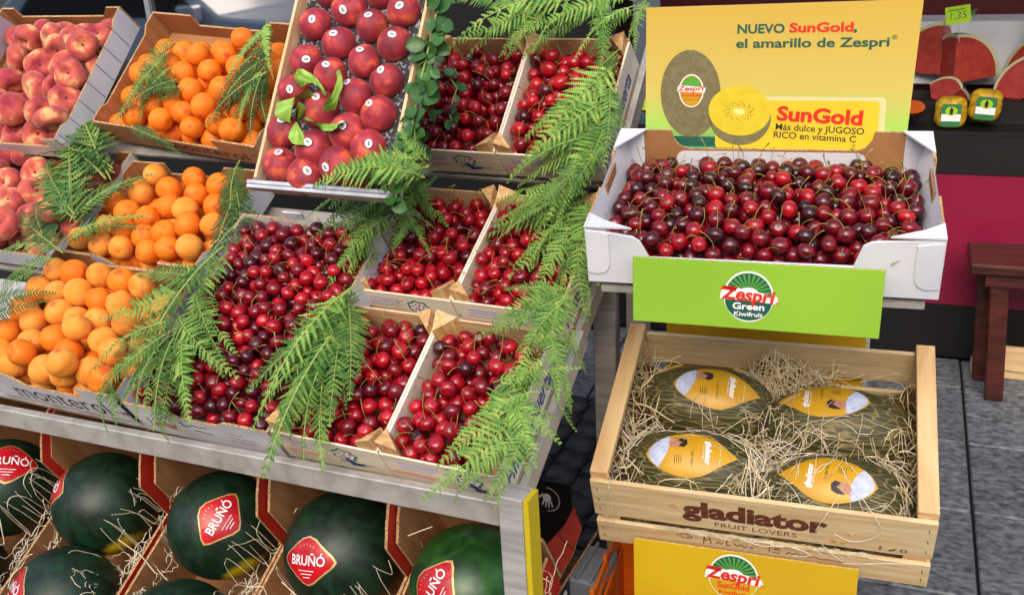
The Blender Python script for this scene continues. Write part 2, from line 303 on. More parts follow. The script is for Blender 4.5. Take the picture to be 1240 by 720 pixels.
FRONDS = [[0,"R1",-1.029,0.07,0.05,-1.316,0.245,0.05],[0,"R1",-1.028,0.062,0.05,-1.241,0.156,0.05],[0,"R1",-1.047,0.079,0.05,-1.262,0.414,0.05],[0,"R1",-1.034,0.069,0.05,-0.927,0.243,0.05],[0,"R1",-1.004,-0.002,0.05,-0.844,0.116,0.05],[0,"R1",-1.026,0.201,0.05,-1.339,0.377,0.05],[0,"R1",-1.094,0.253,0.05,-1.386,0.481,0.05],[0,"R1",-1.034,0.229,0.05,-1.27,0.292,0.05],[0,"R1",-1.031,0.048,0.05,-1.026,0.201,0.05],[1,"R0",-0.931,0.296,0.05,-1.183,0.375,0.05],[1,"R0",-0.951,0.305,0.05,-1.147,0.302,0.05],[1,"R0",-0.945,0.282,0.05,-1.074,0.218,0.05],[1,"R0",-0.986,0.301,0.05,-1.17,0.427,0.05],[1,"R0",-0.966,0.244,0.05,-1.058,0.169,0.05],[1,"R0",-1.022,0.099,0.05,-0.888,0.143,0.05],[1,"R0",-1.034,0.142,0.05,-0.909,0.205,0.05],[2,"R0",-0.521,0.357,0.05,-0.537,0.033,0.05],[2,"R0",-0.524,0.268,0.05,-0.71,0.261,0.05],[2,"R0",-0.535,0.234,0.05,-0.686,0.118,0.05],[2,"R0",-0.527,0.173,0.05,-0.677,0.054,0.05],[2,"R0",-0.518,0.144,0.05,-0.597,-0.022,0.05],[2,"R0",-0.522,0.133,0.05,-0.506,-0.055,0.05],[2,"R0",-0.508,0.145,0.05,-0.434,-0.041,0.05],[2,"R0",-0.495,0.157,0.05,-0.364,-0.005,0.05],[2,"R0",-0.521,0.247,0.05,-0.383,0.126,0.05],[2,"R0",-0.533,0.182,0.05,-0.355,0.055,0.05],[2,"R0",-0.522,0.103,0.05,-0.597,0.013,0.05],[2,"R0",-0.54,0.31,0.05,-0.622,0.201,0.05],[2,"R0",-0.618,0.025,0.04,-0.587,-0.077,0.0],[2,"R0",-0.481,0.002,0.04,-0.444,-0.04,0.0],[3,"R1",-0.685,0.296,0.04,-0.583,0.032,0.04],[3,"R1",-0.671,0.242,0.04,-0.512,0.077,0.04],[3,"R1",-0.628,0.218,0.04,-0.552,-0.016,0.04],[3,"R1",-0.554,0.147,0.04,-0.58,-0.05,0.04],[3,"R1",-0.595,0.156,0.04,-0.501,0.115,0.04],[3,"R1",-0.58,0.057,0.04,-0.493,-0.027,0.04],[4,"R1",-0.211,0.297,0.05,-0.424,0.219,0.05],[4,"R1",-0.22,0.271,0.05,-0.393,0.137,0.05],[4,"R1",-0.202,0.21,0.05,-0.334,0.054,0.05],[4,"R1",-0.169,0.25,0.05,-0.368,0.377,0.05],[4,"R1",-0.21,0.185,0.05,-0.267,-0.006,0.05],[4,"R1",-0.168,0.226,0.05,-0.241,0.386,0.05],[4,"R1",-0.182,0.212,0.05,-0.29,0.343,0.05],[4,"R1",-0.187,0.094,0.05,-0.279,-0.04,0.05],[4,"R1",-0.16,0.276,0.05,-0.196,0.093,0.05],[4,"R1",-0.261,0.205,0.05,-0.395,0.256,0.05],[4,"R1",-0.19,0.273,0.05,-0.105,0.173,0.05],[4,"N",0.368,0.061,0.02,0.24,0.015,0.02],[4,"N",0.363,0.046,0.02,0.153,-0.002,0.02],[4,"N",0.38,0.031,0.02,0.183,0.059,0.02],[4,"N",0.38,0.047,0.02,0.308,-0.012,0.02],[4,"N",0.386,0.055,0.02,0.356,0.076,0.02],[4,"R1",-0.189,0.248,0.075,-0.327,0.15,0.075],[4,"R1",-0.192,0.211,0.075,-0.266,0.074,0.075],[4,"R1",-0.186,0.286,0.075,-0.342,0.26,0.075],[4,"R1",-0.17,0.142,0.075,-0.228,0.0,0.075],[4,"R1",-0.169,0.226,0.075,-0.122,0.279,0.075],[4,"R1",-0.167,0.178,0.075,-0.099,0.116,0.075],[4,"R1",-0.24,0.269,0.075,-0.288,0.369,0.075],[4,"R1",-0.123,0.147,0.075,-0.12,0.057,0.075],[5,"R0",-0.164,0.306,0.05,-0.233,0.141,0.05],[5,"R0",-0.172,0.295,0.05,-0.216,0.0,0.05],[5,"R0",-0.167,0.256,0.05,-0.27,0.052,0.05],[5,"R0",-0.162,0.228,0.05,-0.15,-0.078,0.05],[5,"R0",-0.163,0.267,0.05,-0.062,0.089,0.05],[5,"R0",-0.161,0.209,0.05,-0.07,0.036,0.05],[5,"R0",-0.156,0.162,0.05,-0.107,-0.037,0.05],[5,"R0",-0.172,0.141,0.05,-0.234,0.005,0.05],[5,"R0",-0.182,0.196,0.05,-0.082,0.156,0.05],[6,"R2",0.119,0.348,0.07,-0.16,0.27,0.07],[6,"R2",0.033,0.317,0.07,-0.101,0.209,0.07],[6,"R2",0.051,0.321,0.07,-0.012,0.206,0.07],[6,"R2",0.201,0.347,0.07,0.054,0.242,0.07],[6,"R2",0.25,0.325,0.07,0.136,0.211,0.07],[6,"R2",0.17,0.326,0.07,0.223,0.182,0.07],[6,"R2",0.274,0.335,0.07,0.257,0.223,0.07],[6,"R2",0.011,0.328,0.07,-0.17,0.33,0.07],[6,"R2",0.127,0.316,0.07,0.041,0.221,0.07],[6,"R2",0.225,0.357,0.07,0.132,0.294,0.07],[6,"R2",0.147,0.38,0.07,-0.048,0.329,0.07],[7,"R2",0.232,0.197,0.05,0.118,-0.013,0.05],[7,"R2",0.249,0.148,0.05,0.07,0.042,0.05],[7,"R2",0.241,0.108,0.05,0.105,-0.081,0.05],[7,"R2",0.24,0.07,0.05,0.231,-0.108,0.05],[7,"R2",0.233,0.228,0.05,0.175,0.106,0.05],[7,"R2",0.243,0.031,0.05,0.163,-0.141,0.05],[7,"R2",0.227,0.147,0.05,0.285,-0.022,0.05],[7,"R2",0.244,-0.025,0.05,0.147,-0.179,0.05],[7,"R2",0.262,0.004,0.05,0.203,-0.065,0.05],[7,"R2",0.24,0.022,0.05,0.067,-0.055,0.05],[7,"R2",0.259,0.051,0.05,0.147,-0.04,0.05],[8,"R1",0.209,0.285,0.05,0.055,0.247,0.05],[8,"R1",0.216,0.262,0.05,0.057,0.156,0.05],[8,"R1",0.219,0.229,0.05,0.149,0.091,0.05],[8,"R1",0.225,0.196,0.05,0.198,0.026,0.05],[8,"R1",0.216,0.251,0.05,0.289,0.048,0.05],[8,"R1",0.227,0.164,0.05,0.272,-0.022,0.05],[8,"R1",0.19,0.249,0.05,0.032,0.21,0.05],[8,"R1",0.235,0.219,0.05,0.188,0.117,0.05],[8,"R1",0.171,0.281,0.05,0.06,0.186,0.05],[9,"R0",0.249,0.362,0.05,0.123,0.289,0.05],[9,"R0",0.252,0.344,0.05,0.136,0.227,0.05],[9,"R0",0.243,0.334,0.05,0.231,0.191,0.05],[9,"R0",0.255,0.354,0.05,0.261,0.213,0.05],[9,"R0",0.23,0.35,0.05,0.13,0.337,0.05],[9,"R0",0.253,0.326,0.05,0.194,0.185,0.05],[10,"R0",0.188,0.143,0.055,0.319,0.183,0.055],[10,"R0",0.179,0.129,0.055,0.325,0.069,0.055],[10,"R0",0.259,0.201,0.055,0.173,0.111,0.055],[10,"R0",0.264,0.144,0.055,0.145,0.042,0.055],[10,"R0",0.255,0.126,0.055,0.154,-0.018,0.055],[10,"R0",0.252,0.094,0.055,0.184,-0.088,0.055],[10,"R0",0.274,0.074,0.055,0.251,-0.057,0.055],[10,"R0",0.227,0.121,0.055,0.307,0.02,0.055],[10,"R0",0.199,0.116,0.055,0.306,0.104,0.055],[10,"R0",0.246,0.173,0.055,0.175,0.079,0.055],[10,"R0",0.246,0.259,0.055,0.319,0.153,0.055],[10,"R0",0.261,0.049,0.055,0.206,-0.052,0.055],[10,"R0",0.262,0.227,0.03,0.294,0.127,-0.04],[10,"R0",0.268,0.289,0.03,0.284,0.245,-0.03],[11,"R2",-0.952,0.215,0.05,-1.038,0.089,0.05],[11,"R2",-0.953,0.19,0.05,-1.007,0.004,0.05],[11,"R2",-0.938,0.241,0.05,-1.049,0.163,0.05],[11,"R2",-0.914,0.166,0.05,-0.972,0.042,0.05],[11,"R2",-0.883,0.13,0.05,-1.046,0.051,0.05],[11,"R2",-0.961,-0.005,0.05,-0.836,-0.069,0.05],[11,"R2",-0.858,0.106,0.05,-0.977,0.078,0.05],[12,"R2",-0.689,0.303,0.05,-0.626,0.148,0.05],[12,"R2",-0.671,0.279,0.05,-0.755,0.133,0.05],[12,"R2",-0.642,0.23,0.05,-0.746,0.074,0.05],[12,"R2",-0.634,0.195,0.05,-0.755,0.05,0.05],[12,"R2",-0.636,0.171,0.05,-0.661,0.008,0.05],[12,"R2",-0.631,0.148,0.05,-0.593,-0.011,0.05],[12,"R2",-0.655,0.242,0.05,-0.654,0.1,0.05],[12,"R2",-0.626,0.159,0.05,-0.745,0.005,0.05]]
# ---------------------------------------------------------------- SETTING: pavement, cobbles, street, shop front
TM = FR(*TF)
g = MB(); g.box(-60, 60, -60, 60, -.3, -.03); ground = structure('ground', g.mesh('ground', ['asphalt']), None, TM)
g = MB(); g.box(-8, 6, -3.6, .24, -.029, -.012); pave = structure('pavement', g.mesh('pavement', ['grout']), None, TM)
g = MB(); g.box(-8, 6, -3.75, -3.604, -.029, .0); structure('kerb', g.mesh('kerb', ['slab']), None, TM)
sw, sd_, gp = .6, .38, .008
g = MB(); g.box(gp/2, sw-gp/2, gp/2, sd_-gp/2, -.03, 0); slab_me = bevel(g.mesh('paving_slab', ['slab']), .004)
g = MB(); g.box(gp/2, sw-gp/2, gp/2, .228, -.03, 0); cut_me = bevel(g.mesh('paving_slab', ['slab']), .004)
for i in range(-5, 5):
    for j in range(-8, 1):
        x, y = i*sw, j*sd_
        if i < -1 and j < -1: continue
        part('paving_slab', cut_me if j == 0 else slab_me, None, pave, T(x, y, random.uniform(-.0015, .0015)))
# cobbled strip left of the slabs
gmesh = []
for k in range(4):
    b = bmesh.new(); bmesh.ops.create_cube(b, size=1)
    for v in b.verts: v.co.x *= .088; v.co.y *= .088; v.co.z *= .03; v.co.x += random.uniform(-.006, .006); v.co.y += random.uniform(-.006, .006)
    bmesh.ops.bevel(b, geom=list(b.edges), offset=.010, segments=2, affect='EDGES')
    me = bpy.data.meshes.new('cobble'); b.to_mesh(me); b.free(); me.materials.append(MT['cobble']); me.polygons.foreach_set('use_smooth', [True]*len(me.polygons)); gmesh.append(me)
for i in range(20):
    for j in range(13):
        part('cobble', random.choice(gmesh), None, pave, T(-.652-i*.096, -.436-j*.096+(.048 if i % 2 else 0), -.012+random.uniform(-.003, .003)) @ RZ(random.choice((0, PI/2, PI))+random.uniform(-.06, .06)))
# shop front (kept as pieces of one building)
shop = thing('shop_front', 'dark shop front behind the fruit stands, with crimson panel and glass window', 'shop front', TM)
def bx(name, m, *a, parent=shop, bev=0, label=None):
    g = MB(); g.box(*a); return part(name, g, m, parent, bev=bev, label=label)
bx('plinth', 'shop_black', -1.25, 3.5, .240, .60, 0, .20)
bx('crimson_panel', 'crimson', -1.25, 3.5, .243, .60, .2005, .672)
bx('counter_front', 'shop_black', -1.25, 3.5, .236, .26, .6725, .80)
bx('counter_top', 'shop_black', -1.25, 3.5, .261, 1.3, .6725, .81)
bx('back_wall', 'dark_red_wall', -1.25, 3.5, .95, 1.0, .811, 2.8)
bx('side_wall', 'shop_black', 3.3, 3.5, .3, .949, .811, 2.8)
bx('ceiling', 'shop_black', -1.25, 3.5, .24, 1.0, 2.4, 2.6)
bx('unseen_shade_board', 'shop_black', -1.9, 3.5, -.75, .239, 1.95, 2.02)  # added out of view, reaching forward to darken the shop interior
bx('wall_pier', 'shop_black', -1.9, -1.251, .24, .5, 0, 2.8)
bx('stall_riser', 'shop_black', -5.5, -1.901, .24, .5, 0, .62)
fr = bx('window', 'shop_black', -5.5, -1.901, .26, .30, .621, 2.4)
bx('pane', 'window_glass', -5.4, -1.95, .2545, .2595, .66, 2.35, parent=fr)
for x in (-3.3,): bx('frame_bar', 'grey_plastic', x-.012, x+.012, .235, .2535, .66, 2.35, parent=fr)
# opposite side of the street, seen only as a reflection
car = thing('parked_car', 'white car parked at the kerb, mirrored in the dark shop window', 'car', TM @ T(-7.3, -4.9, -.03))
def prism_x(poly, x0, x1, m, name, parent, inset=0):
    n = len(poly); g = MB(); vs = [(x0, p[0], p[1]) for p in poly]+[(x1, p[0], p[1]) for p in poly]
    g.add(vs, [tuple(range(n)), tuple(reversed(range(n, 2*n)))]+[(i, i+n, (i+1) % n+n, (i+1) % n) for i in range(n)]); return part(name, g, m, parent, bev=.02)
def prism_y(poly, y0, y1, m, name, parent, bev=.03):
    n = len(poly); g = MB(); vs = [(p[0], y0, p[1]) for p in poly]+[(p[0], y1, p[1]) for p in poly]
    g.add(vs, [tuple(range(n)), tuple(reversed(range(n, 2*n)))]+[(i, i+n, (i+1) % n+n, (i+1) % n) for i in range(n)]); return part(name, g, m, parent, bev=bev)
prism_y([(-2.1, .3), (2.1, .3), (2.15, .65), (1.9, .72), (1.1, .78), (.5, 1.3), (-.9, 1.32), (-1.6, .86), (-2.1, .8)], -.85, .85, 'car_white', 'body', car)
prism_y([(-1.35, .80), (.95, .78), (.42, 1.22), (-.85, 1.24)], .852, .86, 'glass_dark', 'side_window', car, bev=.002)
for x in (-1.35, 1.3):
    g = MB(); g.add(*(lambda n: ([(x+.32*cos(2*PI*k/n), yy, .32+.32*sin(2*PI*k/n)) for yy in (.68, .88) for k in range(n)], [tuple(range(n)), tuple(reversed(range(n, 2*n)))]+[(k, k+n, (k+1) % n+n, (k+1) % n) for k in range(n)]))(20)); part('wheel', g, 'tyre', car)
bx('mirror', 'car_white', .75, .95, .87, 1.02, .74, .90, parent=car, bev=.02)
bh = thing('street_building', 'pale building across the street, mirrored in the shop window', 'building', TM)
bx('wall', 'facade', -16, 10, -13, -12, 0, 6, parent=bh)
for k in range(9): bx('window', 'glass_dark', -14+k*2.6, -12.8+k*2.6, -11.995, -11.98, 1, 2.4, parent=bh)

# ---- goods on the shop's counter (right background)
def half_ellipsoid(a, b, c, wedge, M, parent_label, name='watermelon_piece', top=None):
    pass
def melon_wedge(M, r, ang, label, hl=1.0, TH=PI/2):
    # wedge cut from a ball: two flat red faces meeting in an edge, rind outside
    t = thing('watermelon_wedge', label, 'watermelon piece', M, 'cut watermelon pieces on the shop counter')
    n = 12; g = MB(); vs = []; fs = []
    for i in range(n+1):
        ph = ang*(i/n-.5)
        for j in range(n+1):
            th = TH*j/n; vs.append((r*sin(th)*cos(ph)*hl, r*sin(th)*sin(ph), r*cos(th)))
    for i in range(n):
        for j in range(n): q = i*(n+1)+j; fs.append((q, q+1, q+n+2, q+n+1))
    g.add(vs, fs); part('rind', g, 'watermelon', t, smooth=True)
    g = MB()
    for s_ in (-1, 1):
        ph = ang*.5*s_
        for k, (rr, mi) in enumerate(((1, 1), (.93, 0))):
            P_ = [(r*rr*sin(TH*j/24)*cos(ph)*hl, r*rr*sin(TH*j/24)*sin(ph), r*rr*cos(TH*j/24)) for j in range(25)]+[(0, 0, 0)]
            off = Vector((sin(ph), -cos(ph), 0))*(.0006*(k+1))*(-s_)
            g.add([Vector(p)+off for p in P_], [tuple(range(26))], mi)
    part('flesh', g, ['melon_flesh', 'melon_rind'], t); return t
def tm(x, y, z): return TM @ T(x, y, z)
def qrot(M, rx=0, ry=0, rz=0): return M @ RZ(rz) @ RY(ry) @ RX(rx)
melon_wedge(qrot(tm(-.17, .40, .86), 0.9, 0, 1.2), .12, 1.5, 'low cut half of red watermelon in front of the tall wedge on the counter')
melon_wedge(qrot(tm(-.11, .47, .93), .0, -.12, 1.3), .17, 1.5, 'tall pointed red watermelon wedge under the green price card')
melon_wedge(qrot(tm(-.155, .53, .95), .0, .05, 1.9), .18, 1.3, 'watermelon wedge standing behind the tall pointed one')
melon_wedge(qrot(tm(.17, .50, .93), .1, .1, 1.6), .165, 1.6, 'red watermelon wedge wrapped in film at the right edge')
melon_wedge(qrot(tm(.13, .42, .90), .0, .5, 1.9), .14, 1.3, 'lower watermelon wedge at the right edge of the counter')
def price_card(M, label, words, w_=.05, h_=.035):
    t = thing('price_card', label, 'price card', M, 'bright green price cards')
    g = MB(); g.slab([(-w_/2, 0), (w_/2, 0), (w_/2, h_), (-w_/2, h_)], .001, FACE_Y); part('card', g, 'price_green', t)
    g = MB(); g.tube([(0, .0015, .005), (0, .0015, -.06)], .0012, 5); part('pick', g, 'steel', t)
    g = MB(); add_text(g, words, -w_*.42, h_*.25, h_*.6, M=FACE_Y @ T(0, 0, .0004), shear=.2)
    g.box(-w_*.4, w_*.3, -.0008, -.0004, h_*.75, h_*.82); part('lettering', g, 'print_green', t)
price_card(tm(-.12, .33, 1.15) @ RY(-.15), 'green price card above the tall watermelon wedge', '1,35 \u20ac', .075, .055)
sgn = thing('round_price_sign', 'round green sign leaning at the right edge above the watermelon', 'sign', tm(.19, .5, 1.12))
g = MB(); g.slab(ellipse(0, 0, .07, .07), .002, FACE_Y); part('board', g, 'price_green', sgn)
g = MB(); add_text(g, '1,99', -.045, -.02, .045, M=FACE_Y @ T(0, 0, .0004), shear=.2); part('lettering', g, 'print_red', sgn)
def pineapple(M, label):
    t = thing('pineapple_pack', label, 'pineapple', M, 'peeled pineapples on the shop counter'); n, m_ = 22, 14; vs = []; fs = []
    for j in range(m_+1):
        for i in range(n):
            th = 2*PI*i/n; z = -.05+.1*j/m_; rr = .05*(1-abs(2*j/m_-1)**5*.35)*(1+.06*sin(7*th+j*1.3)*sin(j*2.2)); vs.append((rr*cos(th), rr*.8*sin(th), z))
    for j in range(m_):
        for i in range(n): fs.append((j*n+i, j*n+(i+1) % n, (j+1)*n+(i+1) % n, (j+1)*n+i))
    fs += [tuple(reversed(range(n))), tuple(range(m_*n, m_*n+n))]
    g = MB(); g.add(vs, fs); part('fruit', g, 'pine_yellow', t, smooth=True)
    g = MB(); g.slab(rrect(-.03, .03, -.04, .035, .006), .001, FACE_Y @ T(0, 0, .046), 0, 0, 0)
    g.flat(rrect(-.03, .03, -.022, .002, .003), .0465, 1, FACE_Y); g.flat(ellipse(0, .012, .019, .015), .0467, 2, FACE_Y)
    g.flat([(-.004, .0), (.004, .0), (.006, .015), (0, .028), (-.006, .015)], .047, 3, FACE_Y)
    part('paper_label', g, ['print_green', 'print_white', 'price_green', 'print_dark'], t)
pineapple(tm(-.115, .32, .862), 'peeled pineapple with green label, the left one on the shop counter')
pineapple(tm(-.012, .33, .885) @ RY(.08), 'peeled pineapple with green label, the right one on the shop counter')
blk = thing('display_block', 'black stepped block under the cut watermelon', 'display block', tm(-.3, .385, .8105))
g = MB(); g.box(0, .7, 0, .2, 0, .075); part('block', g, 'shop_black', blk)
tr = thing('display_tray', 'pale tray behind the cut watermelon on the counter', 'tray', tm(.1, .62, .90))
g = MB(); g.box(-.35, .4, 0, .2, 0, .22); part('tray', g, 'white_card', tr, bev=.004)
g = MB(); 
cm = thing('cut_melon', 'orange cut melon piece beside the yellow board on the counter', 'melon piece', tm(-.235, .33, .875))
g.add([(.04*cos(t)*cos(p), .035*sin(t)*cos(p), -.04*sin(p)) for p in (0, .4, .8, 1.2, 1.5) for t in [2*PI*k/16 for k in range(16)]], [tuple(range(16))]+[(j*16+i, j*16+(i+1) % 16, (j+1)*16+(i+1) % 16, (j+1)*16+i) for j in range(4) for i in range(16)], [0]+[1]*64)
part('flesh', g, ['carrot', 'bench_wood'], cm, M=RX(.5))
# ---- carrots and a plum box between the two stands
cb = thing('vegetable_box', 'dark plum produce box with white print behind the stands', 'box', FR((0, 0, 0), -.3844, 0) @ T(0, 0, 0))
cb.matrix_world = tm(-1.12, .19, .80)
g = MB(); g.box(-.22, .3, -.02, .0, -.12, 0); g.box(-.22, .3, .20, .22, -.12, 0); g.box(-.22, -.2, 0.001, .199, -.12, 0); g.box(.28, .3, 0.001, .199, -.12, 0); g.box(-.22, .3, -.02, .22, -.13, -.1205); part('carton', g, 'plum_card', cb)
g = MB(); add_text(g, 'TURKEY', -.1, -.075, .05, M=FACE_Y @ T(0, 0, .0206)); part('lettering', g, 'print_lilac', cb)
g = MB(); g.tube([(0, 0, .09), (.003, 0, .05), (0, .002, 0), (0, 0, -.07)], [.009, .0125, .009, .002], 8); car_me = g.mesh('carrot', ['carrot'], True)
for k in range(26):
    a = link('carrot', car_me, None, tm(-1.25+.016*k+random.uniform(-.01, .01), .26+.05*(k % 3), .86+.03*(k % 2)+random.uniform(0, .02)) @ RY(random.uniform(-.5, .5)) @ RX(1.0+random.uniform(-.3, .3)))
    tag(a, 'loose orange carrot in the pile behind the stands', 'carrot', 'carrots in the pile')
bl = thing('blocks_under_carrots', 'dark table carrying the carrots behind the stands', 'table', tm(-1.2, .2, 0))
g = MB(); g.box(-.2, .5, -.04, .6, .60, .665); part('tabletop', g, 'shop_black', bl)
for x in (-.18, .44):
    g = MB(); g.box(x, x+.04, -.03, .01, 0, .5995); part('leg', g, 'shop_black', bl)
price_card(tm(-1.10, .12, .89), 'green price card in front of the carrots', '0,99 \u20ac', .09, .05)
# ---- bench and pale crate at the right
bn = thing('wooden_bench', 'dark red-brown wooden bench standing on the pavement at the right edge', 'bench', tm(0, 0, 0))
g = MB(); g.box(-.03, 1.1, -.10, .13, .44, .475); part('seat', g, 'bench_wood', bn, bev=.006)
g = MB(); g.box(.02, 1.05, -.085, -.06, .40, .4395); part('apron', g, 'bench_wood', bn)
for x, y in ((.06, -.055), (.03, .09), (.97, -.055), (.97, .09)):
    g = MB(); vs = [(x+dx*.5+(x < .5)*.03*(1-z/.44)*0, y+dy, z) for z in (0, .4395) for dy in (-.022, .022) for dx in (-.055, .055)]
    vs = [(p[0]+(.03 if z_ == 0 else 0), p[1], p[2]) for p, z_ in zip(vs, (0, 0, 0, 0, 1, 1, 1, 1))]
    g.add(vs, [(0, 2, 3, 1), (4, 5, 7, 6), (0, 1, 5, 4), (2, 6, 7, 3), (0, 4, 6, 2), (1, 3, 7, 5)]); part('leg', g, 'bench_wood', bn, bev=.004)
pc = thing('pale_crate', 'low pale wooden crate on the pavement behind the bench', 'crate', tm(.03, .10, 0))
g = MB(); g.box(0, .5, 0, .012, .035, .12); part('board', g, 'wood_x', pc)
g = MB(); g.box(0, .5, .012, .1, .0, .03); part('bottom_board', g, 'wood_x', pc)
for x in (0, .47):
    g = MB(); g.box(x, x+.03, .0125, .05, .0305, .11); part('post', g, 'wood_x', pc)

# ---------------------------------------------------------------- LEFT STAND
SM = FR(*SF)
fs = thing('fruit_stand', 'sloping steel stand carrying the left rows of fruit crates', 'display stand', SM)
# front rail: slightly lower at its left end
g = MB(); vs = []
X0, X1, Y0 = -2.35, -.652, 1.222
zb = lambda x: .646-(-.651-x)*.028; zt = lambda x: .692-(-.648-x)*.032
for x in (X0, X1):
    for y in (Y0, Y0+.02):
        vs += [(x, y, zb(x)), (x, y, zt(x))]
g.add(vs, [(0, 1, 3, 2), (4, 6, 7, 5), (0, 4, 5, 1), (2, 3, 7, 6), (1, 5, 7, 3), (0, 2, 6, 4)]); part('front_rail', g, 'steel_worn', fs, bev=.002)
g = MB(); g.box(-.650, -.607, Y0-.004, Y0+.04, 0, .708); part('leg', g, 'steel', fs, bev=.002, label='steel front leg at the right corner of the stand')
g = MB(); g.box(-.6065, -.597, Y0, Y0+.04, 0, .706); part('edge_strip', g, 'yellow_strip', fs)
g = MB(); g.box(-.650, -.61, 1.86, 1.90, 0, 1.0); part('leg', g, 'steel', fs)
g = MB(); g.box(-2.3, -2.26, 1.86, 1.90, 0, 1.0); part('leg', g, 'steel', fs)
M0 = SM.inverted()
def along(frame, x0, x1, y0, y1, z0, z1, name, m, bev=0):
    g = MB(); g.box(x0, x1, y0, y1, z0, z1); return part(name, g, m, fs, M0 @ FRAMES[frame], bev=bev)
along('R0', .232, .246, -.03, .36, -.125, -.085, 'side_rail', 'steel_worn')
along('R1', .232, .246, -.03, .30, -.125, -.085, 'side_rail', 'steel_worn')
along('R0', -1.5, .226, .0, .30, -.120, -.110, 'shelf', 'steel_worn')
along('R1', -1.6, .226, .0, .29, -.120, -.110, 'shelf', 'steel_worn')
along('R2', -1.75, .226, .0, .30, -.120, -.110, 'shelf', 'steel_worn')
along('R2', .232, .246, -.03, .34, -.125, -.085, 'side_rail', 'steel_worn')
# low shelf carrying the watermelon cartons
g = MB(); g.box(-1.5, .20, -.48, .02, -.19, -.18); part('low_shelf', g, 'steel_worn', fs, M0 @ FR(*MF))
# support for the tall nectarine crate
g = MB(); g.box(.0, .29, -.0, .42, -.085, -.075); part('nectarine_shelf', g, 'steel_worn', fs, M0 @ FRAMES['N'])

# ---------------------------------------------------------------- cartons and crates
def wall_poly(L, h, low, cw, ch, flat_right=False):
    # side profile of a carton wall: tall corners, chamfer down to the low middle
    return [(0, -h), (L, -h), (L, 0), (L-cw, 0), (L-cw-(0 if flat_right else ch), low), (cw+ch, low), (cw, 0), (0, 0)]
def carton(name, label, M, w_, l_, h, outer, inner='cardboard', low=-.035, cw=.09, ch=.04, group=None, front_low=None, cat='carton', floor=.0, side_low=-.012, t=.005, step=True, right=True, edge='card_edge'):
    c = thing(name, label, cat, M, group)
    mats = [outer, inner, edge]
    fl = low if front_low is None else front_low
    g = MB(); g.slab(wall_poly(w_, h, fl, cw, ch, step), t, FACE_Y, 0, 1, 2); part('front_wall', g, mats, c)
    g = MB(); g.slab(wall_poly(w_, h, low, cw, ch, step), t, T(w_, l_, 0) @ FACE_B, 0, 1, 2); part('back_wall', g, mats, c)
    g = MB(); g.slab(wall_poly(l_-2*t-.001, h, side_low, .04, .02), t, T(w_, t+.0005, 0) @ FACE_X, 0, 1, 2); part('side_wall', g, mats, c)
    g = MB(); g.slab(wall_poly(l_-2*t-.001, h, side_low, .04, .02), t, T(0, l_-t-.0005, 0) @ FACE_L, 0, 1, 2); part('side_wall', g, mats, c)
    g = MB(); g.box(t+.0005, w_-t-.0005, t+.0005, l_-t-.0005, -h, -h+.004); part('bottom', g, inner, c)
    return c
def front_text(c, words, x, z, size, m, y=.0006, bold=.01, shear=0, width=None, name='lettering'):
    g = MB(); add_text(g, words, x, z, size, M=FACE_Y @ T(0, 0, y), bold=bold, shear=shear, width=width); return part(name, g, m, c)
GC = 'cardboard cartons of stone fruit on the left stand'
lowA = carton('fruit_carton', 'white-fronted cardboard carton of apricots at bottom left of the stand', FRAMES['R0'] @ T(-1.03, 0, .005), .425, .33, .1, 'white_card', group=GC, cw=.11)
front_text(lowA, 'monterol', .085, -.088, .078, 'print_dark', width=.27, bold=-.005)
front_text(lowA, '~w', .375, -.075, .03, 'print_brown', width=.04)
midA = carton('fruit_carton', 'brown cardboard carton of apricots in the middle row', FRAMES['R1'] @ T(-1.06, 0, .0), .41, .31, .085, 'white_card', group=GC, cw=.11)
topA = carton('fruit_carton', 'brown cardboard carton of apricots in the top row, fern at both ends', FRAMES['R2'] @ T(-1.155, .022, .005) @ RZ(-.085), .545, .35, .085, 'brown_print', group=GC, cw=.14, ch=.05, low=-.04)
front_text(topA, 'monterol', .215, -.072, .05, 'print_dark', width=.265, bold=-.005)
front_text(topA, '~w', .5, -.052, .03, 'print_green', width=.04)
topP = carton('fruit_carton', 'cardboard carton of flat peaches in the top left corner', FRAMES['R2'] @ T(-1.66, -.06, .04), .455, .42, .085, 'white_card', group=GC, cw=.05)
g = MB(); g.slab([(0, 0), (.14, 0), (.14, .075), (.02, .075)], .003, T(.012, .40, -.06) @ RZ(-PI/2) @ FACE_Y @ RX(-.25)); part('white_flap', g, 'white_card', topP)
for k in range(7):
    g = MB(); g.box(.4556, .4560, .02+.055*k, .0215+.055*k, -.08, -.003); part('blue_line', g, 'print_blue', topP)
lowP = carton('fruit_carton', 'cardboard carton of flat peaches in the row below, half under the fern', FRAMES['R1'] @ T(-1.52, 0, .0), .44, .34, .085, 'white_card', group=GC, cw=.05)
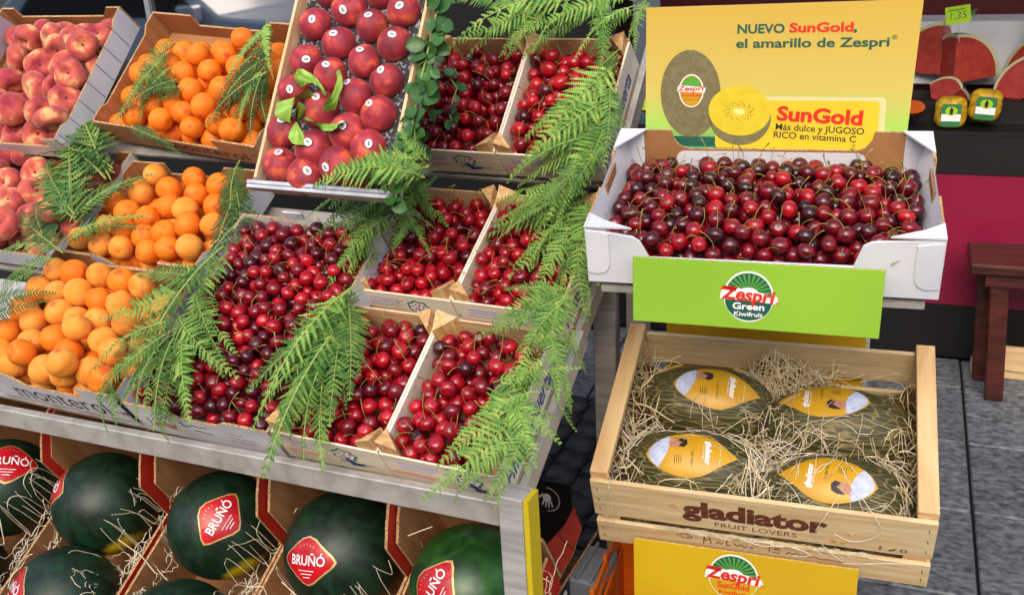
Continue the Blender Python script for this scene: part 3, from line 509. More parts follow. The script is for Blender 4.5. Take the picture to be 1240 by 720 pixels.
# white cherry carton, longer than the crates
chC = carton('cherry_carton', 'white cardboard carton heaped with dark cherries left of the wooden crates', FRAMES['R0'] @ T(-.59, -.004, -.005), .355, .50, .1, 'white_card', 'white_card', group='open cartons of cherries', cw=.105, low=-.018, ch=.025, side_low=-.02, step=False)
front_text(chC, 'Lavillar', .03, -.070, .044, 'label_red', width=.075, bold=.01, shear=.1)
g = MB(); 
for a in ([(0, 0), (.012, .006), (.006, -.008), (.02, -.006), (.032, -.003), (.04, .002), (.05, -.004), (.06, .001), (.072, 0)], [(.03, -.02), (.045, -.017), (.055, -.022), (.066, -.019), (.075, -.024)]):
    g.tube([(p[0]+.12, -.0008, p[1]-.036) for p in a], .0007, 4)
part('handwriting', g, 'print_dark', chC)
for q in range(3): front_text(chC, ('- --- --', '--- -- -- ----', '-- ---- ---')[q], .235, -.042-.014*q, .018, 'print_dark', width=(.04, .065, .055)[q])
g = MB(); g.box(-.012, -.002, -.002, .001, -.07, .0); part('dark_gap_strip', g, 'shop_black', chC)
g = MB(); g.slab([(0, 0), (.05, 0), (.05, .02), (0, .02)], .004, T(.12, .497, .0) @ FACE_Y); part('back_flap', g, 'white_card', chC)

# wooden cherry crates
CW, CL, CH = .2287, .2908, .092
def tri_post(h0, h1, s_=.037):
    g = MB(); P_ = [(0, 0), (s_, 0), (0, s_)]
    vs = [(x, y, -h0) for x, y in P_]+[(0, 0, h1), (s_, 0, h1-.018), (0, s_, h1-.018)]
    g.add(vs, [(0, 2, 1), (3, 4, 5), (0, 1, 4, 3), (1, 2, 5, 4), (2, 0, 3, 5)]); return g.mesh('corner_post', ['post_wood'])
post_me = tri_post(CH-.005, .033)
def box_me(name, m, *a, bev=0):
    g = MB(); g.box(*a); me = g.mesh(name, [m]); return bevel(me, bev) if bev else me
front_me = box_me('front_board', 'pale_board', .001, CW-.001, 0, .004, -.09, -.002, bev=.0008)
back_me = box_me('back_board', 'wood_x', .001, CW-.001, CL-.004, CL, -.09, .004, bev=.0008)
side_me = box_me('side_board', 'pale_side', 0, .005, .0045, CL-.0045, -.09, 0, bev=.0008)
floor_me = box_me('bottom_board', 'wood_x', .0055, CW-.0055, .0045, CL-.0045, -CH, -CH+.004)
def logo_me():
    g = MB(); out = []
    for k in range(36):
        t = 2*PI*k/36; r_ = .013*(1+.12*cos(7*t)); out.append((r_*1.25*cos(t), r_*sin(t)))
    g.flat(out, 0, 0); g.flat([(x*.8, y*.78) for x, y in out], .0002, 1)
    for x, y in ((-.008, .002), (-.003, .006), (.003, .006), (.008, .003), (-.005, -.003), (.0, .001), (.006, -.003)): g.flat(ellipse(x, y, .0019, .0019, 8), .0004, 2)
    g.flat([(-.003, -.003), (.003, -.004), (.010, -.016), (.022, -.014), (.020, -.019), (.003, -.022)], .0006, 3)
    return g.mesh('tree_emblem', ['print_green', 'print_white', 'print_red', 'print_blue'])
LOGO = logo_me()
def stripes():
    g = MB(); g.box(.005, .09, -.0006, -.0002, -.062, -.0606); g.box(.125, .2, -.0006, -.0002, -.062, -.0606, 1)
    g.box(.01, .11, -.0006, -.0002, -.055, -.0542)
    for q in range(3): g.box(.03, .11-.008*q, -.0006, -.0002, -.022-.009*q, -.019-.009*q, 2)
    return g.mesh('printed_lines', ['print_red', 'print_green', 'print_lilac'])
STR = stripes()
sidet = MB(); add_text(sidet, 'Hnos Lahuerta', .012, -.062, .055, M=FACE_X @ T(0, 0, .0005), bold=.02, shear=.25, width=.22); SIDET = sidet.mesh('lettering', ['print_blue'])
sideg = MB(); sideg.box(.0001, .0005, .01, CL-.01, -.080, -.077); sideg.box(.0001, .0005, .01, CL-.01, -.085, -.0835, 1); SIDEG = sideg.mesh('printed_lines', ['print_green', 'print_red'])
LAB = {(0, -1): 'wooden crate of red cherries at the front, second from the stand corner', (0, 0): 'wooden crate of red cherries nearest the right front corner of the stand',
       (1, -1): 'wooden crate of cherries in the middle row, left of the pair', (1, 0): 'wooden crate of cherries in the middle row, right one half under fern',
       (2, -1): 'wooden crate of cherries in the top row, left one beside the leafy sprig', (2, 0): 'wooden crate of cherries in the top row, right one with blue lettering on its side'}
for (r_, c_), lb in LAB.items():
    Mr = FRAMES['R%d' % r_] @ T(c_*CW+(.0 if c_ else .001), 0, 0)
    c = thing('cherry_crate', lb, 'crate', Mr, 'small wooden crates of cherries')
    link('front_board', front_me, c); link('back_board', back_me, c); link('bottom_board', floor_me, c); link('side_board', side_me, c)
    link('side_board', side_me, c, T(CW-.005, 0, 0))
    for x, y, a in ((.005, .0045, 0), (CW-.005, .0045, PI/2), (CW-.005, CL-.0045, PI), (.005, CL-.0045, -PI/2)): link('corner_post', post_me, c, T(x, y, 0) @ RZ(a))
    link('tree_emblem', LOGO, c, T(.165 if c_ == 0 else .145, -.0008, -.036) @ FACE_Y @ Matrix.Scale(1.55, 4)); link('printed_lines', STR, c, T(0, 0, 0))
    if c_ == 0: link('lettering', SIDET, c, T(CW, 0, 0)); link('printed_lines', SIDEG, c, T(CW, 0, 0))

# nectarine crate
nc = thing('nectarine_crate', 'tall steep crate of red nectarines with grey front edge', 'crate', FRAMES['N'])
for x in (0, .300):
    g = MB(); g.box(x, x+.007, .008, .46, -.044, -.004); part('side_board', g, 'wood_y', nc, bev=.001)
g = MB(); g.box(-.014, .312, -.004, .0035, -.044, -.004); part('front_edge', g, 'grey_edge', nc, bev=.001)
g = MB(); g.box(-.014, .317, -.012, -.0045, -.03, -.006); part('front_lip', g, 'grey_edge', nc, bev=.001)
g = MB(); g.box(.008, .2995, .452, .46, -.055, -.004); part('back_board', g, 'wood_x', nc)
g = MB(); g.box(.0075, .2995, .005, .4515, -.040, -.034); part('tray_liner', g, 'speckle', nc)
# ---------------------------------------------------------------- RIGHT STAND
QM = FR(*QF); WM = FR(*WF); GM = FR(*GF)
rs = thing('melon_stand', 'steel frame stand carrying the white cherry carton and the melon crate', 'display stand', QM)
for x, y in ((-.489, 1.90), (.03, 2.13)):
    g = MB(); g.box(x, x+.048, y, y+.048, 0, 1.02); part('leg', g, 'steel', rs, bev=.002)
Mq = QM.inverted()
g = MB(); g.box(.02, .54, .005, .35, -.135, -.125); part('shelf', g, 'steel_worn', rs, Mq @ WM)
g = MB(); g.box(.02, .58, .03, .42, -.212, -.2); part('shelf', g, 'steel_worn', rs, Mq @ GM)
# white carton of cherries
WC, WD, WH = .558, .356, .112
wc = thing('cherry_carton', 'white cardboard carton heaped with dark cherries on the right stand', 'carton', WM, 'open cartons of cherries')
mats = ['white_card', 'white_card', 'card_edge']
fp = [(0, -WH), (WC, -WH), (WC, -.003), (.452, -.012), (.440, -.020), (.428, -.058), (.106, -.058), (.092, -.028), (.080, -.020), (0, -.006)]
g = MB(); g.slab(fp, .005, FACE_Y, 0, 1, 0); part('front_wall', g, mats, wc, bev=.0006)
g = MB(); g.slab([(0, -WH), (WC, -WH), (WC, .004), (.462, .004), (.458, -.014), (.446, -.028), (.43, -.034), (.125, -.034), (.11, -.028), (.10, -.014), (.096, .004), (0, .004)], .005, T(WC, WD, 0) @ FACE_B, 0, 1, 2); part('back_wall', g, ['white_card', 'cardboard', 'card_edge'], wc)
for x in (.0057, WC-.0437):
    g = MB(); g.box(x, x+.038, WD-.0075, WD-.0052, -.1, .0045); part('inner_flap', g, 'white_card', wc)
g = MB(); g.slab(rrect(.105, .45, -.1, -.038, .016), .003, T(0, WD-.0055, 0) @ FACE_Y); part('inner_flap', g, 'white_card', wc)
for side in (0, 1):
    F_ = (T(WC, .0055, 0) @ FACE_X) if side else (T(0, WD-.0055, 0) @ FACE_L)
    L_ = WD-.011; ys = lambda y: y if side else L_-y
    pf = [(ys(0), -WH), (ys(L_), -WH), (ys(L_), .004), (ys(.24), .006), (ys(.235), -.022), (ys(.20), -.03), (ys(.165), -.03), (ys(.13), -.022), (ys(.125), .0), (ys(0), -.004)]
    g = MB(); g.slab(pf, .005, F_, 0, 1, 2); part('side_wall', g, mats, wc)
    g = MB(); g.slab([(ys(.14), -.06), (ys(.225), -.06), (ys(.225), -.002), (ys(.14), -.002)], .002, (T(-.009, 0, 0) if side else T(.009, 0, 0)) @ F_); part('handle_backing', g, 'cardboard', wc)
    # folded corner ledges and the rounded outer flap
    sx = (lambda x: WC-x) if side else (lambda x: x)
    g = MB(); P4 = [(sx(.0045), .0, .001), (sx(.0045), WD-.009, .001), (sx(.020), WD-.009, -.06), (sx(.020), .006, -.065)]; g.add(P4, [(0, 1, 2, 3)]); g.add([(x, y, z-.003) for x, y, z in P4], [(3, 2, 1, 0)]); part('sloping_flap', g, 'white_card', wc)
    g = MB(); g.slab([(sx(.0), -.002), (sx(.080), -.002), (sx(.030), .022), (sx(.0), .045)], .003, T(0, 0, .001 if side else -.001)); part('corner_ledge', g, 'white_card', wc)
    g = MB(); g.slab([(sx(.0), WD-.006), (sx(.05), WD-.006), (sx(.0), WD-.09)], .003, T(0, 0, .008)); part('corner_ledge', g, 'white_card', wc)
    g = MB(); g.slab([(sx(.002), -.008), (sx(.04), -.014), (sx(.04), -.075), (sx(.034), -.088), (sx(.022), -.094), (sx(.002), -.092)], .002, T(0, -.0026, 0) @ FACE_Y, 0, 0, 0); part('corner_flap', g, 'white_card', wc, bev=.0005)
g = MB(); g.box(.0055, WC-.0055, .0055, WD-.009, -WH, -WH+.004); part('bottom', g, 'white_card', wc)

# round fruit-brand emblem with sunrays, drawn in its own plane (unit: about 1 high)
def emblem(mb, cx, cy, s_, low_m, words, order, M):
    # material order: 0 white, 1 dark green, 2 light green, 3 red, 4 lower bowl, 5 words
    P_ = lambda pts: [(cx+x*s_, cy+y*s_) for x, y in pts]
    mb.flat(P_(ellipse(0, .02, .47, .52, 48)), .0003, 0, M)
    mb.flat(P_(ellipse(0, .05, .43, .45, 40, 0, 0, PI)), .0006, 1, M)
    for k in range(13):
        a = PI*(k+.5)/13; da = .045
        mb.flat(P_([(.14*cos(a-.1), .08+.14*sin(a-.1)), (.42*cos(a-da*1.2), .08+.40*sin(a-da*1.2)), (.42*cos(a+da*1.2), .08+.40*sin(a+da*1.2)), (.14*cos(a+.1), .08+.14*sin(a+.1))]), .0008, 2 if k % 1 == 0 else 1, M)
    mb.flat(P_(ellipse(0, .08, .19, .13, 24, 0, 0, PI)), .001, 0, M)
    mb.flat(P_(ellipse(0, -.06, .44, .41, 40, 0, PI, 2*PI)), .0006, 4, M)
    mb.flat(P_([(-.54, -.06), (-.52, .10), (-.44, .22), (.0, .16), (.52, .06), (.56, -.05), (.5, -.10), (0, -.05), (-.40, -.02)]), .0011, 0, M)
    add_text(mb, 'Zespri', cx-.49*s_, cy-.03*s_, .36*s_, 3, .0014, M, rot=-.06, bold=.035, shear=.12, width=1.0*s_)
    mb.flat(P_([(-.53, .15), (-.48, .23), (-.22, .19), (-.24, .12)]), .0014, 3, M)
    add_text(mb, words[0], cx-.30*s_, cy-.24*s_, .19*s_, 5, .0014, M, bold=.03, width=.60*s_)
    add_text(mb, words[1], cx-.27*s_, cy-.38*s_, .13*s_, 5, .0014, M, bold=.02, width=.54*s_)
    add_text(mb, '\u00ae', cx+.50*s_, cy-.10*s_, .09*s_, 3, .0014, M)
EM_G = ['print_white', 'zespri_green', 'zespri_light', 'zespri_red', 'zespri_green', 'print_white']
EM_Y = ['print_white', 'zespri_green', 'zespri_light', 'zespri_red', 'sign_yellow', 'zespri_orange']
sg = thing('green_sign', 'lime green cardboard sign for green kiwifruit hanging under the white cherry carton', 'sign', QM @ T(-.321, 1.518, .934))
g = MB(); g.slab([(0, 0), (.389, 0), (.3905, .114), (0, .114)], .004, FACE_Y, 0, 0, 1); part('board', g, ['sign_green', 'card_edge'], sg, bev=.0006)
g = MB(); emblem(g, .188, .055, .084, 4, ('Green', 'Kiwifruit'), 0, FACE_Y); part('emblem', g, EM_G, sg)
ys_ = thing('yellow_sign', 'yellow cardboard sign for golden kiwifruit below the melon crate', 'sign', QM @ T(-.334, 1.562, .29))
g = MB(); g.slab([(0, 0), (.406, 0), (.405, .177), (0, .176)], .004, FACE_Y, 0, 0, 1); part('board', g, ['sign_yellow', 'card_edge'], ys_, bev=.0006)
g = MB(); emblem(g, .188, .118, .098, 4, ('SunGold', 'Kiwifruit'), 0, FACE_Y); part('emblem', g, EM_Y, ys_)
g = MB(); g.box(0.001, .404, -.0006, -.0002, .066, .0664); part('crease', g, 'dim_yellow', ys_)
yb = thing('yellow_box', 'plain yellow cardboard box standing behind the melon crate', 'box', QM @ T(-.345, 1.975, .45))
g = MB(); g.box(0, .41, 0, .15, 0, .42); part('carton', g, 'dim_yellow', yb, bev=.002)

# upright yellow kiwi board behind the white carton
kb = thing('kiwi_board', 'upright yellow cardboard display advertising golden kiwis behind the white cherry carton', 'sign', QM @ T(-.374, 1.900, 1.135) @ RX(-.02))
BWd, BHt = .477, .266
g = MB(); g.slab([(0, -.02), (BWd-.003, -.02), (BWd+.006, BHt+.004), (.002, BHt)], .005, FACE_Y, 0, 0, 1); part('board', g, ['board_print', 'card_edge'], kb)
g = MB()
fx = lambda x: (x-50)/1170*BWd; fy = lambda y: BHt-(y-20)/560*.232   # the print's own layout
def KT(s_, x, y, sz, m, wd, **k): add_text(g, s_, fx(x), fy(y), sz, m, .0006, FACE_Y, width=wd/1170*BWd, **k)
KT('NUEVO', 465, 138, .0225, 0, 205, bold=.03); KT('SunGold', 692, 136, .0225, 1, 270, bold=.035); KT(',', 962, 136, .0225, 0, 14, bold=.03)
KT('el amarillo de Zespri', 462, 200, .0225, 0, 650, bold=.025); KT('\u00ae', 1120, 172, .011, 0, 24)
part('lettering', g, ['zespri_green', 'zespri_red'], kb)
g = MB()
g.flat(ellipse(fx(620), fy(596), .20, .018, 40), .0002, 4, FACE_Y) if False else None
g.flat([(fx(150), fy(600)), (fx(560), fy(600)), (fx(620), fy(645)), (fx(120), fy(645))], .0003, 5, FACE_Y)
g.flat(rrect(fx(380), fx(1122), fy(650), fy(415), .01), .0005, 6, FACE_Y)
g.flat(rrect(fx(380), fx(1095), fy(650), fy(432), .008), .0008, 7, FACE_Y)
# whole kiwi with round label, half kiwi with seeds
def flat_oval(cx, cy, a, b, rot, m): g.flat(ellipse(cx, cy, a, b, 40, rot), .0011, m, FACE_Y)  # one flat printed oval in a single material
flat_oval(fx(262), fy(405), .0565, .082, .04, 0)
flat_oval(fx(490), fy(510), .0575, .052, -.1, 0)
g.flat(ellipse(fx(488), fy(480), .0575, .0465, 40, -.08), .0014, 1, FACE_Y)
g.flat(ellipse(fx(486), fy(482), .011, .006, 24, -.08), .0017, 2, FACE_Y)
for k in range(34):
    a = 2*PI*k/34; rr = 1+.16*(k % 3-1)
    x, y = fx(488)+.0245*rr*cos(a), fy(482)+.0150*rr*sin(a); g.flat(ellipse(x, y, .0014, .0007, 8, a), .0018, 3, FACE_Y)
part('fruit_picture', g, ['kiwi_skin', 'kiwi_flesh', 'kiwi_core', 'hair_print', 'melon_label', 'zespri_green', 'cream', 'panel_yellow'], kb)
g = MB(); cx, cy = fx(266), fy(390)
g.flat(ellipse(cx, cy, .0235, .031, 32), .0019, 4, FACE_Y); g.flat(ellipse(cx, cy, .0215, .029, 32), .0021, 0, FACE_Y)
g.flat(ellipse(cx, cy+.006, .019, .021, 24, 0, 0, PI), .0024, 1, FACE_Y); g.flat([(cx-.027, cy-.001), (cx-.024, cy+.011), (cx+.027, cy+.006), (cx+.026, cy-.003)], .0026, 4, FACE_Y)
add_text(g, 'Zespri', cx-.025, cy+.0005, .0125, 2, .0029, FACE_Y, bold=.03, width=.05, shear=.15)
add_text(g, 'SunGold', cx-.018, cy-.010, .0075, 3, .0029, FACE_Y, bold=.02, width=.036); add_text(g, 'Kiwifruit', cx-.014, cy-.018, .005, 3, .0029, FACE_Y, width=.028)
part('emblem', g, ['melon_label', 'zespri_light', 'zespri_red', 'zespri_orange', 'print_white'], kb)
g = MB()
add_text(g, 'SunGold', fx(655), fy(518), .036, 1, .0012, FACE_Y, bold=.04, width=372/1170*BWd, rot=-.05)
add_text(g, 'M\u00e1s dulce y JUGOSO', fx(650), fy(562), .0170, 0, .0012, FACE_Y, bold=.01, width=385/1170*BWd, rot=-.045)
add_text(g, 'RICO en vitamina C', fx(642), fy(598), .0170, 0, .0012, FACE_Y, bold=.01, width=360/1170*BWd, rot=-.045)
part('lettering', g, ['print_dark', 'zespri_red'], kb)

# melon crate
mc = thing('melon_crate', 'long pale wooden crate of four netted melons bedded in straw', 'crate', GM)
GW, GD, GH = .60, .405, .19
def plank(name, *a, m='big_crate_x', bev=.0012): g = MB(); g.box(*a); return part(name, g, m, mc, bev=bev)
plank('plank', 0, GW, 0, .009, -.103, -.001); plank('plank', 0, GW, 0, .009, -GH, -.124)
plank('plank', .034, GW-.034, GD-.009, GD, -.085, -.003); plank('plank', .034, GW-.034, GD-.009, GD, -GH, -.115)
for x in (0, GW-.034):
    plank('side_rail', x, x+.034, .0095, GD+.002, -.002, .016, m='big_crate_y')
    xo = .0005 if x == 0 else GW-.0085
    plank('side_plank', xo, xo+.008, .0095, GD-.0095, -.103, -.0025, m='big_crate_y'); plank('side_plank', xo, xo+.008, .0095, GD-.0095, -GH, -.124, m='big_crate_y')
for x, y, a in ((.009, .0095, 0), (GW-.009, .0095, PI/2), (GW-.009, GD-.0095, PI), (.009, GD-.0095, -PI/2)):
    g = MB(); s_ = .045; g.add([(0, 0, -GH+.001), (s_, 0, -GH+.001), (0, s_, -GH+.001), (0, 0, -.0028), (s_*.5, 0, -.0028), (0, s_*.5, -.0028)], [(0, 2, 1), (3, 4, 5), (0, 1, 4, 3), (1, 2, 5, 4), (2, 0, 3, 5)])
    part('corner_post', g, 'big_crate_y', mc, T(x, y, 0) @ RZ(a))
for k in range(6): plank('bottom_slat', .009+.098*k, .009+.098*k+.088, .0095, GD-.0095, -GH, -GH+.006, m='big_crate_y', bev=0)
g = MB(); add_text(g, 'gladiator', .172, -.068, .062, M=FACE_Y @ T(0, 0, .0005), bold=.045, width=.256); part('lettering', g, 'print_brown', mc)
g = MB(); add_text(g, 'FRUIT LOVERS', .226, -.092, .019, M=FACE_Y @ T(0, 0, .0005), width=.145); part('lettering', g, 'print_brown', mc)
g = MB()
scr = [[(.155, -.135), (.165, -.128), (.178, -.129), (.185, -.136), (.175, -.141), (.162, -.140)], [(.205, -.150), (.207, -.130), (.209, -.142), (.217, -.131), (.219, -.148)], [(.228, -.147), (.233, -.140), (.238, -.146), (.241, -.139)], [(.248, -.130), (.248, -.147), (.256, -.146)], [(.262, -.138), (.268, -.145), (.273, -.139), (.28, -.146), (.288, -.14), (.296, -.146)],
       [(.325, -.147), (.327, -.128), (.340, -.127), (.343, -.134), (.333, -.138), (.346, -.140), (.344, -.148), (.33, -.148)], [(.355, -.147), (.362, -.141), (.366, -.147), (.374, -.141), (.38, -.147), (.388, -.142), (.395, -.148), (.404, -.144), (.415, -.149), (.43, -.147), (.455, -.150)]]
for a in scr: g.tube([(x, -.0004, z) for x, z in a], .0011, 4)
part('signature', g, 'print_brown', mc)
g = MB(); g.slab(ellipse(.168, -.134, .013, .006), .0005, T(0, -.0008, 0) @ FACE_Y); g.slab(ellipse(.463, -.062, .006, .004), .0005, T(0, -.0008, 0) @ FACE_Y); g.slab(ellipse(.44, -.088, .016, .006), .0005, T(0, -.0008, 0) @ FACE_Y); g.slab(ellipse(.155, -.045, .011, .0065), .0004, T(0, -.0006, 0) @ FACE_Y)
part('wood_knot', g, 'post_wood', mc)
g = MB(); add_text(g, 'f', .512, -.094, .016, M=FACE_Y @ T(0, 0, .0005), bold=.03)
g.flat([(.526, -.092), (.533, -.089), (.541, -.084), (.538, -.091), (.531, -.095)], .0005, 0, FACE_Y)
for a in (rrect(.547, .558, -.094, -.085, .003), ): g.flat(a, .0005, 0, FACE_Y)
g.flat(ellipse(.5525, -.0895, .003, .003, 12), .0007, 1, FACE_Y); part('small_icons', g, ['print_brown', 'big_crate_x'], mc)
g = MB()
for x in (.012, .588):
    for z in (-.02, -.05, -.08, -.14, -.165): g.tube([(x-.001, -.0004, z), (x+.001, -.0004, z-.009)], .0007, 4)
part('staples', g, 'print_dark', mc)
MEL = [(.176, .280, .138, .078, 0.0, -.078, 0, .195, .27, .0, 'back left netted melon, its label showing a lying portrait at the left end'),
       (.174, .112, .138, .078, 0.0, -.082, 0, .170, .10, .05, 'front left netted melon, darker and half sunk in straw'),
       (.436, .250, .142, .080, 0.0, -.076, PI, .405, .262, -.02, 'back right netted melon with its rind bare on the near side'),
       (.436, .090, .138, .076, 0.0, -.084, PI, .422, .082, -.08, 'front right netted melon under loose white straw strands')]
def ell_mesh(a, b, c, nu=72, nv=48, m='netted_rind'):
    g = MB(); vs = [(-a, 0, 0)]; fs = []
    for j in range(1, nv):
        th = PI*j/nv
        for i in range(nu): ph = 2*PI*i/nu; vs.append((-a*cos(th), b*sin(th)**.92*cos(ph), c*sin(th)**.92*sin(ph)))
    vs.append((a, 0, 0))
    for i in range(nu): fs.append((0, 1+(i+1) % nu, 1+i)); q = 1+(nv-2)*nu; fs.append((len(vs)-1, q+i, q+(i+1) % nu))
    for j in range(nv-2):
        for i in range(nu): q = 1+j*nu; fs.append((q+i, q+(i+1) % nu, q+nu+(i+1) % nu, q+nu+i))
    g.add(vs, fs); return g.mesh('rind', [m], True)
def conform(v, L, rad, off):
    # lay plane points (x, y) of label frame L on an ellipsoid with the given radii; 'off' lifts them by a hair
    out = []; n = Vector(L.col[2][:3]).normalized(); R_ = Vector(rad)
    for p in v:
        q = L @ Vector((p[0], p[1], 0)); qs = Vector((q.x/R_.x, q.y/R_.y, q.z/R_.z)); ns = Vector((n.x/R_.x, n.y/R_.y, n.z/R_.z))
        A_ = ns.dot(ns); B_ = 2*qs.dot(ns); C_ = qs.dot(qs)-1; D_ = B_*B_-4*A_*C_
        t = (-B_+math.sqrt(max(D_, 0)))/(2*A_); s_ = q+n*t; nn = Vector((s_.x/R_.x**2, s_.y/R_.y**2, s_.z/R_.z**2)).normalized(); out.append(tuple(s_+nn*off))
    return out
def patch(g, pts, L, rad, off, m, rings=6):
    cx = sum(p[0] for p in pts)/len(pts); cy = sum(p[1] for p in pts)/len(pts); n = len(pts); v = [(cx, cy)]
    a = sum(pts[i][0]*pts[(i+1) % n][1]-pts[(i+1) % n][0]*pts[i][1] for i in range(n))
    if a < 0: pts = pts[::-1]
    for r_ in range(1, rings+1): v += [(cx+(x-cx)*r_/rings, cy+(y-cy)*r_/rings) for x, y in pts]
    fs = [(0, 1+i, 1+(i+1) % n) for i in range(n)]+[(1+r_*n+i, 1+(r_+1)*n+i, 1+(r_+1)*n+(i+1) % n, 1+r_*n+(i+1) % n) for r_ in range(rings-1) for i in range(n)]
    g.add(conform(v, L, rad, off), fs, m)
def ctext(g, s_, x, y, size, L, rad, off, m, rot=0, **k):
    v, f = text_geo(s_, size, **k); c_, s2 = cos(rot), sin(rot)
    g.add(conform([(x+p[0]*c_-p[1]*s2, y+p[0]*s2+p[1]*c_) for p in v], L, rad, off), f, m)
def leaf_shape(a, b, n=18):
    o = []; f = lambda t: b*sin(PI*t)**(.62 if t < .5 else 1.05)
    for k in range(n): t = k/n; o.append((-a*.93+a*1.93*t, f(t)))
    for k in range(n): t = 1-k/n; o.append((-a*.93+a*1.93*t, -f(t)))
    return [(x, y) if x < .5*a else (x, y*.97) for x, y in o]
rinds = []
for (x, y, a, b, _, z, ro, lx, ly, lrot, lb) in MEL:
    rad = (a, b, .080); t = thing('netted_melon', lb, 'melon', GM @ T(x, y, z), 'melons in the straw')
    part('rind', ell_mesh(*rad), None, t)
    L = T(lx-x, ly-y, 0) @ RX(.05) @ RZ(ro+lrot)
    g = MB(); patch(g, leaf_shape(.088, .043), L, rad, .0024, 0, 10)
    clip = lambda P_: P_
    patch(g, [(-.0755, .006), (-.066, .018), (-.055, .027), (-.042, .034), (-.036, .026), (-.037, .010), (-.041, -.004), (-.05, -.020), (-.056, -.026), (-.068, -.016), (-.0755, -.006)], L, rad, .0030, 1, 4)
    patch(g, [(-.041, .028), (-.037, .022), (-.037, .010), (-.030, .008), (-.030, .021)], L, rad, .0031, 2, 2)
    patch(g, ellipse(-.024, .017, .015, .009, 20), L, rad, .0034, 2, 3)
    patch(g, [(-.020, .009), (-.010, .007), (-.004, .014), (-.006, .024), (-.016, .0275), (-.030, .0265), (-.016, .024), (-.011, .018), (-.013, .011)], L, rad, .0038, 3, 2)
    for ex, ey in ((-.0175, .0195), (-.0175, .0135)): patch(g, ellipse(ex, ey, .0009, .0014, 8), L, rad, .0042, 3, 1)
    patch(g, [(-.0285, .0145), (-.0275, .0145), (-.0275, .0195), (-.0285, .0195)], L, rad, .0042, 5, 1)
    ctext(g, 'gladiator', .030, .024, .015, L, rad, .0034, 4, rot=-PI/2, bold=.035, width=.046)
    ctext(g, 'FRUIT LOVERS', .0245, .016, .004, L, rad, .0034, 4, rot=-PI/2, width=.03)
    for q in range(4): patch(g, [(-.026+.004*q, -.008), (-.025+.004*q, -.008), (-.025+.004*q, -.022+.002*(q % 2)), (-.026+.004*q, -.022)], L, rad, .0034, 3, 2)
    ctext(g, '~ nu~ru~', .004, .008, .010, L, rad, .0034, 3, rot=-PI/2, shear=.3, width=.034)
    for q in range(2): patch(g, [(.056, .012-.02*q), (.0567, .012-.02*q), (.0567, -.004-.015*q), (.056, -.004-.015*q)], L, rad, .0034, 4, 2)
    part('paper_label', g, ['melon_label', 'shirt', 'skin_print', 'hair_print', 'print_white', 'zespri_red'], t, smooth=False)
# straw: strands following the melons and filling the gaps
def hgt(x, y):
    h = -.115+.035*math.exp(-((x-.3)/.05)**2)+.06*math.exp(-((x-.02)/.03)**2)+.05*math.exp(-((x-.58)/.025)**2)+.055*math.exp(-((y-.385)/.035)**2)*math.exp(-((x-.32)/.10)**2)
    for (mx, my, a, b, _, z, *r_) in MEL:
        q = 1-((x-mx)/a)**2-((y-my)/b)**2
        if q > 0: h = max(h, z+.080*math.sqrt(q))
    return h
def on_label(x, y, k=1.0):
    for m_ in MEL:
        if ((x-m_[7])/(.09*k))**2+((y-m_[8])/(.042*k))**2 < 1: return True
    return False
def strand(g, x, y, z0, L_, r_, a, curl, H_, m, lift=.004, n=9, keep=None, box=None):
    pts = []; st = L_/n
    for k in range(n):
        if box and not (box[0] < x < box[1] and box[2] < y < box[3]): break
        if keep and not keep(x, y): break
        pts.append((x, y, max(H_(x, y), z0)+lift+.004*sin(k*1.1+a*3))); a += curl*(.6+.8*random.random()); x += st*cos(a); y += st*sin(a)
    if len(pts) > 3: g.tube(pts, r_, 3, m, cap=False)
g = MB(); n_ = 30
for i in range(760):
    gapx = random.random()
    if gapx < .30: x, y = random.gauss(.302, .024), random.uniform(.02, .385)
    elif gapx < .48: x, y = random.uniform(.012, .055), random.uniform(.02, .385)
    elif gapx < .62: x, y = random.uniform(.54, .588), random.uniform(.02, .385)
    elif gapx < .82: x, y = random.uniform(.26, .42), random.uniform(.33, .39)
    elif gapx < .93: x, y = random.uniform(.02, .58), random.gauss(.178,.010)
    else: x, y = random.uniform(.02, .58), random.uniform(.012, .05)
    strand(g, x, y, -.09+random.random()**2*.05, random.uniform(.03, .13), random.uniform(.0005, .0011), random.uniform(0, 2*PI), random.uniform(-.25, .25), hgt, 0 if y > .2 or random.random() < .35 else 1, lift=random.uniform(.002, .022), keep=lambda X, Y: not on_label(X, Y, 1.15) and hgt(X, Y) < -.026, box=(.011, .589, .011, .392))
for i in range(90):
    strand(g, random.gauss(.36, .10), random.gauss(.12, .07), -.1, random.uniform(.05, .16), .0006, random.uniform(0, 6), random.uniform(-.25, .25), hgt, 1, lift=.006, keep=lambda X, Y: random.random() < (.80 if on_label(X, Y, 1.0) else 1), box=(.03, .57, .012, .39))
